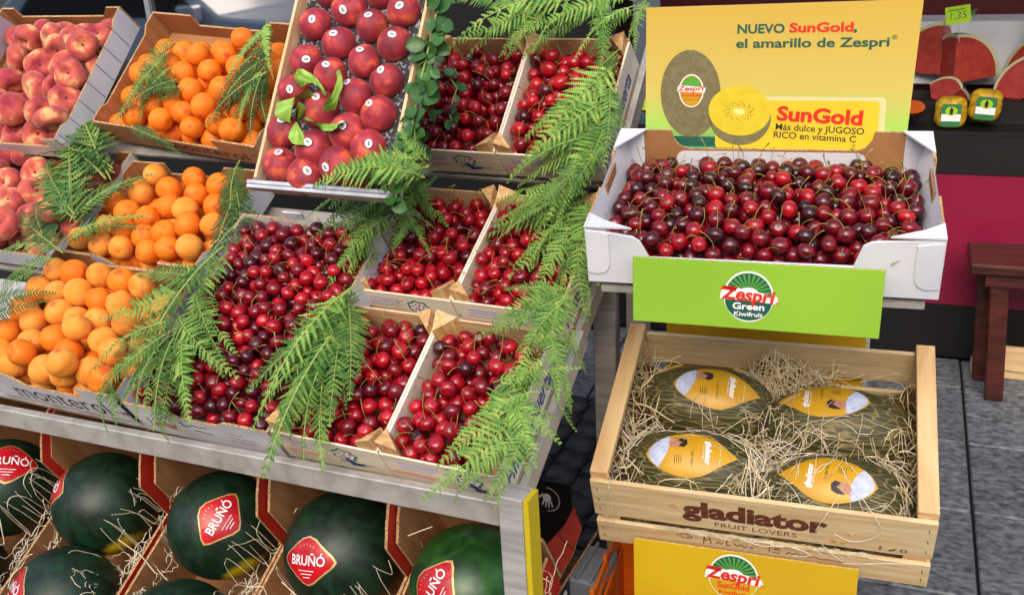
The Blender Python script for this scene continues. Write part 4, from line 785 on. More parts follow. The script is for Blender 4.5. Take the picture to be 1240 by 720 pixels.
for (pts) in ([(.035, .0, .0), (.037, -.006, -.015), (.040, -.008, -.05), (.037, -.007, -.1), (.041, -.008, -.15)], [(.015, .03, .02), (.04, .0, .004), (.02, -.006, -.06), (.025, -.006, -.10), (.012, -.006, -.14)],
              [(.44, .03, .01), (.42, -.004, -.01), (.405, -.008, -.06), (.43, -.009, -.11), (.455, -.008, -.14), (.457, -.009, -.2)], [(.57, -.004, -.12), (.53, -.012, -.115), (.48, -.012, -.13), (.455, -.008, -.14)], [(.30, -.004, -.115), (.285, -.010, -.14), (.29, -.009, -.18), (.275, -.009, -.22)],
              [(.47, .03, .02), (.50, -.003, .0), (.51, -.006, -.04), (.47, -.008, -.07), (.43, -.008, -.05)], [(.26, -.003, -.108), (.31, -.009, -.12), (.36, -.008, -.112), (.40, -.008, -.13), (.36, -.009, -.14)]):
    P_ = [Vector(p) for p in pts]; Q_ = []
    for i in range(len(P_)-1):
        for s_ in range(5):
            t = s_/5; p0 = P_[max(i-1, 0)]; p3 = P_[min(i+2, len(P_)-1)]; Q_.append(.5*((2*P_[i])+(-p0+P_[i+1])*t+(2*p0-5*P_[i]+4*P_[i+1]-p3)*t*t+(-p0+3*P_[i]-3*P_[i+1]+p3)*t**3))
    g.tube(Q_, .0008, 4, 1)
for i in range(160):   # tufts poking through the slot in the front
    x = random.uniform(.15, .47); a = random.uniform(-.7, .7)+random.choice((0, PI)); p = Vector((x, -.0015, -.116)); Q_ = [p]
    for k in range(4): p = p+Vector((cos(a)*.011, -.0007, sin(a)*.0045)); a += random.uniform(-.6, .6); Q_.append(p.copy())
    g.tube(Q_, .0006, 3, random.choice((0, 1)), cap=False)
# underlying mat of straw
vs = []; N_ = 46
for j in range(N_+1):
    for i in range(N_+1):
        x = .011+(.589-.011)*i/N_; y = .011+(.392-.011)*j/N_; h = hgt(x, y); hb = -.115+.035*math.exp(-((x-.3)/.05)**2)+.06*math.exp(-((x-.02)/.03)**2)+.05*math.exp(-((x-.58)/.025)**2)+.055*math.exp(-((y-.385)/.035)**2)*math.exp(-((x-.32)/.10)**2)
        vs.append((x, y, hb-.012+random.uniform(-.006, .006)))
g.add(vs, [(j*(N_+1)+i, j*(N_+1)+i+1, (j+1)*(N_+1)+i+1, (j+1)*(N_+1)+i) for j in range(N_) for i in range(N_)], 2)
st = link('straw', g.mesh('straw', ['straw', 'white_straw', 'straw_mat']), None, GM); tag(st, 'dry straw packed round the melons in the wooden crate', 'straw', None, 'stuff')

# orange plastic crate under the melon crate, dark things between the stands
oc = thing('plastic_crate', 'orange plastic crate on the floor beneath the melon crate', 'crate', QM @ T(-.425, 1.60, .10))
for nm, a in (('front_panel', (0, .36, 0, .006, 0, .17)), ('back_panel', (0, .36, .25, .256, 0, .19)), ('side_panel', (0, .006, .0065, .2495, 0, .13)), ('side_panel', (.354, .36, .0065, .2495, 0, .13)), ('bottom', (.0065, .3535, .0065, .2495, 0, .006))):
    g = MB(); g.box(*a); part(nm, g, 'orange_plastic', oc, bev=.0015)
for y in (.0, .12, .24):
    g = MB(); g.box(-.010, -.0005, y, y+.014, 0, .195); part('rib', g, 'orange_plastic', oc, bev=.001)
for z in (.135, .17):
    g = MB(); g.box(-.007, -.001, .0145, .2395, z, z+.012); part('rim', g, 'orange_plastic', oc)
g = MB(); g.add([(.01, .02, .0), (.06, .02, .0), (.09, .2, .19), (.04, .2, .19)], [(0, 1, 2, 3)]); 
bc = thing('black_carton', 'black carton with a white hand print and red-orange end, beside the stand leg', 'carton', SM @ T(-.93, 1.60, .26))
g = MB(); g.box(-.25, .138, .255, .26, -.12, .055); part('back_panel', g, 'black_card', bc)
g = MB(); g.slab([(-.11, -.15), (.25, -.15), (.25, .0), (.10, .0), (-.11, .0)], .005, T(.235, 0, .0) @ FACE_X @ T(0, 0, 0), 0, 1, 2); part('end_panel', g, ['black_card', 'red_orange_card', 'card_edge'], bc)
g = MB(); g.slab([(.232, -.13), (.218, .085), (.165, .20), (.150, .06), (.165, -.13)], .004, T(0, 0, .004) @ RY(-.06), 1, 1, 2); part('end_flap', g, ['black_card', 'red_orange_card', 'card_edge'], bc)
g = MB(); g.slab([(.226, .06), (.213, .135), (.162, .215), (.175, .10)], .004, T(0, 0, .012) @ RY(-.10), 1, 1, 2); part('end_flap', g, ['black_card', 'red_orange_card', 'card_edge'], bc)
g = MB(); g.box(-.25, .1895, 0, .005, -.15, -.03); part('front_panel', g, 'black_card', bc)
g = MB(); g.box(-.25, .1895, .0055, .2545, -.15, -.145); part('bottom', g, 'cardboard', bc)
g = MB(); HF = T(.075, .2545, .012) @ FACE_Y
g.flat(ellipse(0, -.004, .011, .011, 16), 0, 0, HF)
for k, (dx, l_) in enumerate(((-.010, .013), (-.004, .018), (.002, .018), (.008, .014))): g.flat([(dx, -.012), (dx+.0045, -.012), (dx*1.5+.0035, -.014-l_), (dx*1.5, -.014-l_)], 0, 0, HF)
g.flat([(-.010, .001), (-.019, -.008), (-.021, -.004), (-.010, .008)], 0, 0, HF)
for k in range(20):
    a0 = -1.6+k*.16; a1 = a0+.1; g.flat([(.031*cos(a0), .031*sin(a0)-.008), (.034*cos(a0), .034*sin(a0)-.008), (.034*cos(a1), .034*sin(a1)-.008), (.031*cos(a1), .031*sin(a1)-.008)], 0, 0, HF)
part('hand_emblem', g, 'print_white', bc)
g = MB()
for i in range(220): strand(g, random.uniform(-.05, .18), random.uniform(.01, .25), -.06, random.uniform(.05, .12), .0006, random.uniform(0, 6), random.uniform(-.4, .4), lambda x, y: -.055+.02*sin(x*40)*sin(y*30), 0, lift=random.uniform(0, .02), box=(-.2, .18, .008, .25))
g.box(-.2, .18, .01, .25, -.08, -.065, 0)
o = link('straw', g.mesh('straw', ['straw']), None, bc.matrix_world.copy()); tag(o, 'straw filling the black carton beside the stand leg', 'straw', None, 'stuff')
g = MB(); v, f = text_geo('C', .09, bold=.03); g.add(v, f, 0, T(.2356, -.06, -.09) @ FACE_X @ RZ(.3)); part('letter_mark', g, 'print_white', bc)
gp_ = thing('grey_box', 'grey plastic box on the floor between the two stands', 'box', SM @ T(-.70, 1.60, .12))
g = MB(); g.box(0, .07, 0, .13, 0, .14); part('body', g, 'grey_plastic', gp_, bev=.006)
g = MB(); g.box(.02, .026, -.001, .131, .1405, .150); part('ridge', g, 'grey_plastic', gp_, bev=.001)
g = MB(); g.box(.05, .056, -.001, .131, .1405, .150); part('ridge', g, 'grey_plastic', gp_, bev=.001)
# ---------------------------------------------------------------- WATERMELONS in cartons under the left stand
MM = FR(*MF)
mats_w = ['red_card', 'cardboard', 'card_edge']
XS = [-1.10, -.81, -.503, -.205, .092]
wl = ['watermelon carton at the far left of the lower row', 'lower watermelon carton, second from the left, melon with yellow patch', 'lower watermelon carton third from the left, melon label facing out', 'lower watermelon carton fourth from the left, melon with a tilted red label', 'lower watermelon carton next to the stand leg, lighter green melon']
for k, x in enumerate(XS):
    c = thing('melon_carton', wl[k], 'carton', MM @ T(x, 0, 0), 'cartons of watermelons'); W_ = .293 if k < 4 else .236
    # walls are low along the sides and rise to tall chamfered corners at the back
    prof = [(-.45, -.17), (.16, -.17), (.16, .15), (.0, .15), (-.04, .125), (-.077, .10), (-.070, .012), (-.078, .0), (-.45, .0)]
    prof = [(-.45, -.17), (.16, -.17), (.16, .155), (-.02, .155), (-.068, .12), (-.072, .112), (-.062, .0), (-.45, .0)]
    BK = .16 if k < 4 else .05
    prof = [(-.45, -.17), (BK, -.17), (BK, .17), (.0, .17), (-.040, .135), (-.072, .10), (-.072, .0), (-.45, .0)]
    g = MB(); g.slab([(y, z) for y, z in prof], .006, T(.006, 0, 0) @ FACE_X, 1, 0, 2); part('side_wall', g, mats_w, c)
    g = MB(); g.slab([(y-.02, (z+.012 if z > .05 else z-.003) if k < 4 else min(z, -.05)) for y, z in prof], .006, T(W_, 0, 0) @ FACE_X, 0, 1, 2); part('side_wall', g, mats_w, c)
    g = MB(); g.slab([(.0062, -.17), (W_-.0065, -.17), (W_-.0065, .15 if k < 4 else -.01), (.0062, .15)], .006, T(0, BK-.007, 0) @ FACE_Y, 1, 0, 2); part('back_wall', g, mats_w, c)
    g = MB(); g.slab([(.0062, -.17), (W_-.0065, -.17), (W_-.0065, -.03), (.0062, -.03)], .006, T(0, -.449, 0) @ FACE_Y, 0, 1, 2); part('front_wall', g, mats_w, c)
    g = MB(); g.box(.0065, W_-.0065, -.44, BK-.014, -.17, -.165); part('bottom', g, 'cardboard', c)
def watermelon(x, y, z, r, label, m, lab, rx=0, rz=0, spot=False, group='watermelons in the cartons'):
    t = thing('watermelon', label, 'watermelon', MM @ T(x, y, z) @ RZ(rz), group)
    rad = (r, r*1.0, r*.97); me = ell_mesh(rad[2], r, r, 72, 48, m)
    for v in me.vertices: v.co = Vector((v.co.z, v.co.y, -v.co.x))
    me.flip_normals() if False else None
    part('rind', me, None, t)
    if lab:
        az, el, ro, sc = lab   # where on the ball the label sits: direction of its centre
        n = Vector((cos(el)*sin(az), -cos(el)*cos(az), sin(el))); u = Vector((0, 0, 1)).cross(n); 
        u.normalize(); v_ = n.cross(u); L = Matrix((u, v_, n)).transposed().to_4x4() @ RZ(ro); rad2 = (r, r, r*.97)
        g = MB()
        hexa = [(-.045, -.002), (-.040, .006), (-.012, .029), (.0, .033), (.012, .029), (.040, .006), (.045, -.002), (.040, -.010), (.010, -.034), (.0, -.038), (-.010, -.034), (-.040, -.010)]
        sub = []
        for i in range(12):
            a, b = hexa[i], hexa[(i+1) % 12]; sub += [(a[0]+(b[0]-a[0])*q/3, a[1]+(b[1]-a[1])*q/3) for q in range(3)]
        patch(g, [(a*sc*1.09, b*sc*1.09) for a, b in sub], L, rad2, .0022, 1, 8); patch(g, [(a*sc, b*sc) for a, b in sub], L, rad2, .0034, 0, 8)
        ctext(g, 'BRU\u00d1\u00d3', -.030*sc, -.008*sc, .021*sc, L, rad2, .0046, 2, bold=.012, width=.061*sc)
        ctext(g, 'premium', -.012*sc, -.018*sc, .006*sc, L, rad2, .0022, 2, width=.024*sc) if False else None
        for q in range(3): patch(g, [((-.014+.004*q)*sc, (-.016-.005*q)*sc), ((.014-.004*q)*sc, (-.016-.005*q)*sc), ((.014-.004*q)*sc, (-.0172-.005*q)*sc), ((-.014+.004*q)*sc, (-.0172-.005*q)*sc)], L, rad2, .0046, 2, 1)
        for q in range(5): patch(g, ellipse((-.012+.006*q)*sc, (.019+.002*(2-abs(q-2)))*sc, .001*sc, .0014*sc, 6), L, rad2, .0046, 1, 1)
        part('paper_label', g, ['label_red', 'gold', 'print_white'], t)
    return t
for a in [(-.988, -.13, .0, .113, 'watermelon at the far left, red label on its top edge', 'watermelon', (2.05, .93, -1.5, 1.3)),
          (-.687, -.105, .0, .113, 'dark watermelon with a yellow ground patch and its label turned to the left side', 'watermelon_spot', (-1.35, .75, 1.1, 1.3)),
          (-.368, -.085, .0, .113, 'dark watermelon with red label facing out and a little yellow below', 'watermelon_spot', (1.2, 1.0, .25, 1.18)),
          (-.065, -.075, .0, .120, 'largest dark watermelon with red label at its left side', 'watermelon', (-.1, .95, .22, 1.2)),
          (.222, -.08, .0, .116, 'lighter green watermelon partly behind the stand leg', 'watermelon_light', (-.41, 1.0, 1.6, 1.2)),
          (-.65, -.32, -.02, .112, 'lower watermelon in the second carton, label on its left shoulder', 'watermelon', (-1.18, .95, .9, 1.2)),
          (-.352, -.32, -.04, .118, 'watermelon at the bottom edge in the third carton', 'watermelon', None),
          (-.98, -.355, -.03, .118, 'dark watermelon in the bottom left corner', 'watermelon', None)]: watermelon(*a)
g = MB()
for cx, n_ in ((-.975, 60), (-.668, 90), (-.36, 90), (-.06, 60), (.23, 60)):
    def Hw(x, y, cx=cx):
        h = -.06
        for (mx, my, mz, r) in ((-.988, -.13, 0, .124), (-.687, -.105, 0, .123), (-.368, -.085, 0, .124), (-.062, -.072, .01, .132), (.228, -.085, .01, .126), (-.66, -.325, -.03, .12), (-.352, -.32, -.04, .12), (-.98, -.355, -.03, .12)):
            q = r*r-(x-mx)**2-(y-my)**2
            if q > 0: h = max(h, mz+math.sqrt(q))
        return h
    for i in range(n_):
        s_ = random.choice((-1, 1, 1)); x = cx+s_*random.uniform(.095, .135); y = random.uniform(-.36, -.02)
        strand(g, x, y, -.04, random.uniform(.05, .13), .0009, random.uniform(0, 6), random.uniform(-.3, .3), Hw, 0, n=16, lift=random.uniform(.003, .016), box=(cx-.137, cx+.137, -.44, .14), keep=lambda X, Y: Hw(X, Y) < .06)
for pts in ([(-.09, -.20, .11), (-.05, -.215, .09), (-.03, -.22, .05), (-.02, -.21, .0)], [(-.25, -.18, .0), (-.22, -.2, .02), (-.19, -.19, .015), (-.17, -.21, .0), (-.15, -.23, -.02)], [(-.57, -.16, .03), (-.55, -.19, .05), (-.5, -.2, .02), (-.46, -.22, .0)], [(.12, -.06, .12), (.15, -.05, .135), (.17, -.04, .14)], [(-.9, -.2, .06), (-.87, -.23, .05), (-.85, -.26, .03), (-.88, -.28, .03), (-.9, -.25, .04)]):
    g.tube(pts, .0012, 4)
o = link('paper_straw', g.mesh('paper_straw', ['white_straw']), None, MM); tag(o, 'thin white straw strands among the watermelons', 'straw', None, 'stuff')

# ---------------------------------------------------------------- FRUIT
def revolve(prof, nu=26):
    # prof: list of (radius, z) from bottom pole to top pole, poles with radius 0
    vs = [(0, 0, prof[0][1])]; fs = []
    for r, z in prof[1:-1]: vs += [(r*cos(2*PI*i/nu), r*sin(2*PI*i/nu), z) for i in range(nu)]
    vs.append((0, 0, prof[-1][1])); n = len(prof)-2
    for i in range(nu): fs.append((0, 1+(i+1) % nu, 1+i)); q = 1+(n-1)*nu; fs.append((len(vs)-1, q+i, q+(i+1) % nu))
    for j in range(n-1):
        for i in range(nu): q = 1+j*nu; fs.append((q+i, q+(i+1) % nu, q+nu+(i+1) % nu, q+nu+i))
    return vs, fs
def stonefruit(name, m, elong=1.0, dimple=.16, seam=.06, seed=0, nu=28, nv=16):
    rn = random.Random(seed); prof = []
    for j in range(nv+1):
        th = PI*j/nv; r = sin(th); z = -cos(th)*elong
        z -= dimple*math.exp(-(r/.30)**2) if th > PI/2 else 0
        prof.append((r, z))
    vs, fs = revolve(prof, nu); out = []
    ph = rn.uniform(0, 6)
    for x, y, z in vs:
        a = math.atan2(y, x); rr = math.hypot(x, y); d = 1-seam*math.exp(-((a)/.13)**2)*min(1, rr*2)*(1 if z > -.6 else .5)
        d *= 1+.025*sin(2*a+ph)+.02*sin(3*a+z*2+ph); out.append((x*d, y*d, z*(1+.0*d)))
    g = MB(); g.add(out, fs); zc = elong-dimple+.006; g.add([(.05*cos(t), .05*sin(t), zc+.014) for t in [2*PI*i/8 for i in range(8)]]+[(0, 0, zc+.004)], [(i, (i+1) % 8, 8) for i in range(8)], 1); return g.mesh(name, [m, 'peach_pit'], True)
APR = [stonefruit('apricot', m, e, .14, .07, s_) for s_, (m, e) in enumerate((('apricot', 1.02), ('apricot', .94), ('apricot_deep', .97), ('apricot', 1.08)))]
DEEP = [stonefruit('apricot', 'apricot_deep', e, .14, .09, s_+9) for s_, e in enumerate((.98, 1.03, .94))]
NEC = [stonefruit('nectarine', 'nectarine', e, .15, .05, s_+20) for s_, e in enumerate((.96, 1.0, .93))]
def donut(seed):
    rn = random.Random(seed); nv, nu = 20, 30; prof = []
    for j in range(nv+1):
        th = PI*j/nv; r = sin(th)**.8; z = -cos(th)*.66
        if th > PI/2: z -= .44*math.exp(-(r/.34)**2)
        else: z += .2*math.exp(-(r/.3)**2)
        prof.append((r if 0 < j < nv else 0, z))
    vs, fs = revolve(prof, nu); ph = rn.uniform(0, 6); out = []
    for x, y, z in vs:
        a = math.atan2(y, x); rr = math.hypot(x, y); d = 1-.08*math.exp(-(a/.16)**2)*min(1, rr*1.5); d *= 1+.05*sin(2*a+ph)+.03*sin(3*a+2*ph)
        out.append((x*d, y*d, z*(1+.08*sin(a+ph)*rr)))
    g = MB(); g.add(out, fs); g.add([(.09*cos(t)*k, .09*sin(t)*k, .285) for k in (1,) for t in [2*PI*i/10 for i in range(10)]]+[(0, 0, .27)], [(i, (i+1) % 10, 10) for i in range(10)], 1)
    return g.mesh('flat_peach', ['peach', 'peach_pit'], True)
PEA = [donut(s_) for s_ in range(4)]
ORD = ['first', 'second', 'third', 'fourth', 'fifth', 'sixth', 'seventh']
def settle(P_, R_, it=60, box=None, skew=None):
    P_ = np.array(P_, float); n = len(P_)
    for _ in range(it):
        d = P_[:, None]-P_[None]; D = np.linalg.norm(d, axis=2)+np.eye(n)*9; mn = (R_[:, None]+R_[None])*.97; ov = np.clip(mn-D, 0, None)
        P_ += (d/D[..., None]*ov[..., None]*.5).sum(1)*.8
        if box is not None: P_[:, 0] = np.clip(P_[:, 0], box[0]+R_, box[1]-R_); P_[:, 1] = np.clip(P_[:, 1], box[2]+R_*.9, box[3]-R_*.9); P_[:, 2] = np.maximum(P_[:, 2], box[4]+R_)
        if skew: P_[:, 1] = np.maximum(P_[:, 1], skew[0]+skew[1]*P_[:, 0]+R_*.95)
    return P_
def rnd_rot(up=1.2): return RZ(random.uniform(0, 2*PI)) @ RX(random.gauss(0, up)) @ RY(random.gauss(0, up))
def fill_fruit(rows, frame, r, z, meshes, name, cat, what, where, box, grp, up=1.3, flat=1.0, skew=None, face=None):
    tops = []; labs = []
    for i, row in enumerate(rows):
        for j, (x, y) in enumerate(row):
            tops.append((x, y, z+random.uniform(-.004, .006))); labs.append('%s in %s, %s from left, %s row from front' % (what, where, ORD[j], ORD[i]))
    k = len(tops); low = []; x = box[0]+r; odd = 0; zz = z-r*1.55*flat
    y = box[2]+r
    while y < box[3]-r*.8:
        x = box[0]+r*(1+odd)
        while x < box[1]-r*.8: low.append((x+random.uniform(-.003, .003), y, zz)); x += 2.05*r
        y += 1.8*r; odd = 1-odd
    P_ = tops+low; R_ = np.array([r*random.uniform(.93, 1.05) for _ in P_])
    Q_ = settle(P_, R_*(1 if flat == 1 else .80), 40, (*box[:4], -.085), skew)
    for i, p in enumerate(Q_):
        M_ = frame @ T(*p) @ ((Vector(face)+Vector((random.gauss(0, up), random.gauss(0, up), random.gauss(0, up)))).to_track_quat('Z', 'Y').to_matrix().to_4x4() @ RZ(random.uniform(0, 6.28)) if face else rnd_rot(up)) @ Matrix.Scale(R_[i], 4); o = link(name, random.choice(meshes), None, M_)
        tag(o, labs[i] if i < k else '%s of the lower layer in %s' % (what, where), cat, grp)
F0, F1, F2 = FRAMES['R0'], FRAMES['R1'], FRAMES['R2']
fill_fruit(LOW_APRICOTS, F0, .0305, -.004, APR, 'apricot', 'apricot', 'apricot', 'bottom carton', (-1.025, -.61, .005, .325), 'apricots in the bottom carton')
fill_fruit(MID_APRICOTS, F1, .0305, -.006, APR+DEEP, 'apricot', 'apricot', 'apricot', 'middle carton', (-1.055, -.655, .005, .305), 'apricots in the middle carton')
fill_fruit(TOP_APRICOTS, F2, .031, -.006, DEEP, 'apricot', 'apricot', 'deep orange apricot', 'top carton', (-1.15, -.64, -.03, .35), 'apricots in the top carton', skew=(.022-.0852*1.155+.006, -.0852))
fill_fruit(TOP_PEACHES, F2 @ T(0, 0, .03), .043, -.012, PEA, 'flat_peach', 'flat peach', 'flat peach', 'top left carton', (-1.65, -1.215, -.05, .35), 'flat peaches in the top carton', up=.5, flat=.62, face=(.45, -.35, .75))
fill_fruit(LOW_PEACHES, F1, .044, -.012, PEA, 'flat_peach', 'flat peach', 'flat peach', 'carton under the fern at left', (-1.52, -1.085, .005, .33), 'flat peaches in the lower carton', up=.5, flat=.62, face=(.45, -.35, .75))
# nectarines in the steep crate, each with a small oval sticker
stk = MB()
for a, b, m_, o_ in ((.0078, .0064, 0, .0008), (.0054, .0043, 1, .0013)):
    patch(stk, ellipse(0, 0, a, b, 18), Matrix.Identity(4), (.0335, .0335, .0335), o_, m_, 2)
patch(stk, [(-.0035, -.0008), (.0035, -.0008), (.003, .0008), (-.003, .0008)], Matrix.Identity(4), (.0335, .0335, .0335), .0018, 2, 1)
STK = stk.mesh('sticker', ['print_white', 'sticker_grey', 'print_dark'])
NF_ = FRAMES['N']
for i, row in enumerate(NECTARINES):
    for j, (x, y) in enumerate(row):
        r = .0368*random.uniform(.9, 1.05); o = link('nectarine', random.choice(NEC), None, NF_ @ T(x, y, -.027) @ RZ(random.uniform(0, 6)) @ RX(random.gauss(0, .5)) @ RY(random.gauss(0, .4)) @ Matrix.Scale(r, 4))
        tag(o, 'red nectarine, %s from left in the %s row from the front of the steep crate' % (ORD[j], (ORD+['eighth', 'ninth', 'tenth', 'eleventh', 'twelfth'])[i]), 'nectarine', 'nectarines in the steep crate')
        # sticker on the side facing up-left
        sM = NF_ @ T(x, y, -.027) @ Vector((.2+random.gauss(0, .22), .04+random.gauss(0, .2), .86)).to_track_quat('Z', 'Y').to_matrix().to_4x4() @ RZ(random.uniform(0, 6)) @ Matrix.Scale(r/.0335*1.005, 4)
        s_ = link('sticker', STK, o); s_.matrix_basis = o.matrix_basis.inverted() @ sM
# green tissue round one nectarine
tis = thing('leaf_wrap', 'crumpled lime green paper leaves round one nectarine', 'paper wrap', NF_ @ T(.122, .150, -.03))
for k, a in enumerate((.6, 1.9, 3.0, 4.1, 5.4)):
    g = MB(); vs = []; n = 8
    for i in range(n+1):
        t = i/n; wd = .040*sin(PI*min(t*.9+.08, 1)); R_ = .033+.036*t
        for s_ in (-1, 0, 1):
            aa = a+(t-.5)*1.1; vs.append((R_*cos(aa)-s_*wd*sin(aa)*.6+s_*wd*cos(aa)*.7, R_*sin(aa)+s_*wd*cos(aa)*.6+s_*wd*sin(aa)*.7, .026+.026*sin(PI*t)+.008*abs(s_)+.004*sin(i*2+k)))
    g.add(vs, [(i*3+q, i*3+q+1, i*3+q+4, i*3+q+3) for i in range(n) for q in (0, 1)]); part('paper_leaf', g, 'tissue', tis, smooth=True)

# ---------------------------------------------------------------- CHERRIES
def cherry_geo(nu, nv):
    prof = []
    for j in range(nv+1):
        th = PI*j/nv; r = sin(th); z = -cos(th)*.93
        if th > PI/2: z -= .14*math.exp(-(r/.22)**2)
        prof.append((r if 0 < j < nv else 0, z))
    vs, fs = revolve(prof, nu); return [(x*(1.05 if 1 else 1), y*(1-.05*math.exp(-(math.atan2(y, x)/.25)**2)), z*(1-.10*max(0, -z)) if z < 0 else z+.10*math.hypot(x, y)**2*(1 if z > .3 else 0)*.6) for x, y, z in vs], fs
def cherry_mesh(k):
    v, f = cherry_geo(18, 12); g = MB(); g.add(v, f); return g.mesh('cherry', ['cherry_%d' % k], True)
CHM = [cherry_mesh(k) for k in range(5)]
def stem_geo(seed):
    rn = random.Random(seed); L_ = rn.uniform(2.0, 3.6); a = rn.uniform(0, 6); b = rn.uniform(.3, 1.1); pts = []; p = Vector((0, 0, .62)); d = Vector((.15*cos(a), .15*sin(a), 1)).normalized()
    for k in range(7): pts.append(tuple(p)); p = p+d*(L_/6); d = (d+Vector((cos(a), sin(a), -.35))*b*.35).normalized()
    g = MB(); g.tube(pts, [.055, .045, .045, .045, .045, .06, .11], 4); return g
SG = [stem_geo(s_) for s_ in range(8)]; STM = [g_.mesh('stem', ['stem'], True) for g_ in SG]
def heap(box, r, zmax, n_max, K=28):
    # drop spheres one by one; each rolls to the lowest free spot near where it lands
    x0, x1, y0, y1, zf = box; P_ = np.zeros((n_max, 3)); R_ = np.zeros(n_max); n = 0; miss = 0
    while n < n_max and miss < 40:
        rr = r*random.uniform(.9, 1.1); C_ = np.stack([rng.uniform(x0+rr, x1-rr, K), rng.uniform(y0+rr, y1-rr, K)], 1)
        def top(C):
            if n == 0: return np.full(len(C), zf+rr)
            d2 = ((C[:, None]-P_[None, :n, :2])**2).sum(2); s_ = (rr+R_[:n])**2-d2; z = np.where(s_ > 0, P_[:n, 2]+np.sqrt(np.clip(s_, 0, None)), -9).max(1); return np.maximum(z, zf+rr)
        z = top(C_); zm = np.array([zmax(a, b) for a, b in C_]); ok = z < zm
        if not ok.any(): miss += 1; continue
        i = np.argmin(np.where(ok, z, 9)); c = C_[i]; zc = z[i]
        for step in (.5, .3, .15):
            q = c+rng.normal(0, step*rr, (10, 2)); q[:, 0] = np.clip(q[:, 0], x0+rr, x1-rr); q[:, 1] = np.clip(q[:, 1], y0+rr, y1-rr); zq = top(q); j = np.argmin(zq)
            if zq[j] < zc: c, zc = q[j], zq[j]
        P_[n] = (*c, zc); R_[n] = rr; n += 1; miss = 0
    return P_[:n], R_[:n]
lim = lambda base, amp, b: (lambda x, y: base+amp*max(0, sin(PI*(x-b[0])/(b[1]-b[0])))**.6*max(0, sin(PI*(y-b[2])/(b[3]-b[2])))**.6)
HEAPS = []
for r_ in range(3):
    for c_ in (-1, 0):
        b = (c_*CW+.007, (c_+1)*CW-.007, .007, CL-.007, -.062); HEAPS.append(('R%d' % r_, b, .0148, lim(-.013, .022, b), LAB[(r_, c_)].replace('wooden crate of ', '').split(',')[0], (0, 0, 0), [.42, .24, .06, .26, .02] if r_ != 2 else [.40, .28, .10, .20, .02]))
b = (-.583, -.242, .004, .49, -.055); HEAPS.append(('R0', b, .0146, lim(-.010, .034, b), None, (0, 0, 0), [.26, .36, .22, .10, .06]))
b = (.018, WC-.018, .007, WD-.011, -.095); HEAPS.append(('W', b, .0143, lambda x, y, b=b: -.058+.040*max(0, sin(PI*(x-b[0])/(b[1]-b[0])))**.22*max(0, sin(PI*(min(y, .33)-b[2]+.0)/(b[3]-b[2])))**.4-.012*max(0, (y-.24)/.1), None, (0, 0, 0), [.28, .36, .22, .08, .06]))
FRAMES['W'] = WM
names = ['crate left of the stand corner', 'crate nearest the right stand corner', 'left middle-row crate', 'right middle-row crate', 'left top-row crate', 'right top-row crate', 'white carton on the left stand', 'white carton on the right stand']
SHADE = ['red', 'deep red', 'dark maroon', 'bright red', 'nearly black']
def cherry_label(h, p, col):
    b = HEAPS[h][1]; u = (p[0]-b[0])/(b[1]-b[0]); v = (p[1]-b[2])/(b[3]-b[2]); nx = 5 if h == 7 else 3; ny = 4 if h == 6 else 3
    xs_ = {3: ['left', 'middle', 'right'], 5: ['far left', 'left', 'middle', 'right', 'far right']}[nx]; ys2 = {3: ['front', 'centre', 'back'], 4: ['front', 'lower centre', 'upper centre', 'back']}[ny]
    return '%s cherry at %s %s of the %s' % (SHADE[col], ys2[min(ny-1, int(v*ny))], xs_[min(nx-1, int(u*nx))], names[h])
grp = ['cherries in the front left wooden crate', 'cherries in the front right wooden crate', 'cherries in the middle left crate', 'cherries in the middle right crate', 'cherries in the top left crate', 'cherries in the top right crate', 'cherries in the left white carton', 'cherries in the right white carton']
allc = []
for h, (fr_, b, r, zm, _, _, pr) in enumerate(HEAPS):
    P_, R_ = heap(b, r, zm, 1400)
    for i in range(len(P_)):
        d = P_[:, :2]-P_[i, :2]; above = ((d**2).sum(1) < (1.15*r)**2) & (P_[:, 2] > P_[i, 2]+.6*r)
        wp = FRAMES[fr_] @ Vector(P_[i]); allc.append((h, not above.any(), (wp-CAMP).length/ R_[i], P_[i], R_[i], random.choices(range(5), pr)[0], fr_))
order = sorted([i for i in range(len(allc)) if allc[i][1]], key=lambda i: allc[i][2])[:296]; chosen = set(order)
tv, tf = cherry_geo(14, 10); tv = np.array(tv); tf_ = tf
BV, BF, BM, off = [], [], [], 0
for i, (h, top, dist, p, r, col, fr_) in enumerate(allc):
    tilt = random.gauss(0, .9) if top else random.uniform(-2, 2)
    Mx = FRAMES[fr_] @ T(*p) @ RZ(random.uniform(0, 6.28)) @ RX(tilt) @ Matrix.Diagonal((r*random.uniform(.94, 1.06), r*random.uniform(.94, 1.04), r*random.uniform(.94, 1.04), 1)); has = random.random() < (.72 if top else .15)
    if i in chosen:
        o = link('cherry', CHM[col], None, Mx); tag(o, cherry_label(h, p, col), 'cherry', grp[h])
        if has: link('stem', random.choice(STM), o)
    else:
        m_ = np.array(Mx); BV.append(tv @ m_[:3, :3].T+m_[:3, 3]); BF += [tuple(q+off for q in f) for f in tf_]; BM += [col]*len(tf_); off += len(tv)
        if has:
            sgm = random.choice(SG); sv = np.array(sgm.v); BV.append(sv @ m_[:3, :3].T+m_[:3, 3]); BF += [tuple(q+off for q in f) for f in sgm.f]; BM += [5]*len(sgm.f); off += len(sv)
me = bpy.data.meshes.new('cherry_heap'); me.from_pydata(np.concatenate(BV).tolist(), [], BF)
for k in range(5): me.materials.append(MT['cherry_%d' % k])
me.materials.append(MT['stem']); me.polygons.foreach_set('material_index', BM); me.polygons.foreach_set('use_smooth', [True]*len(me.polygons)); me.update()
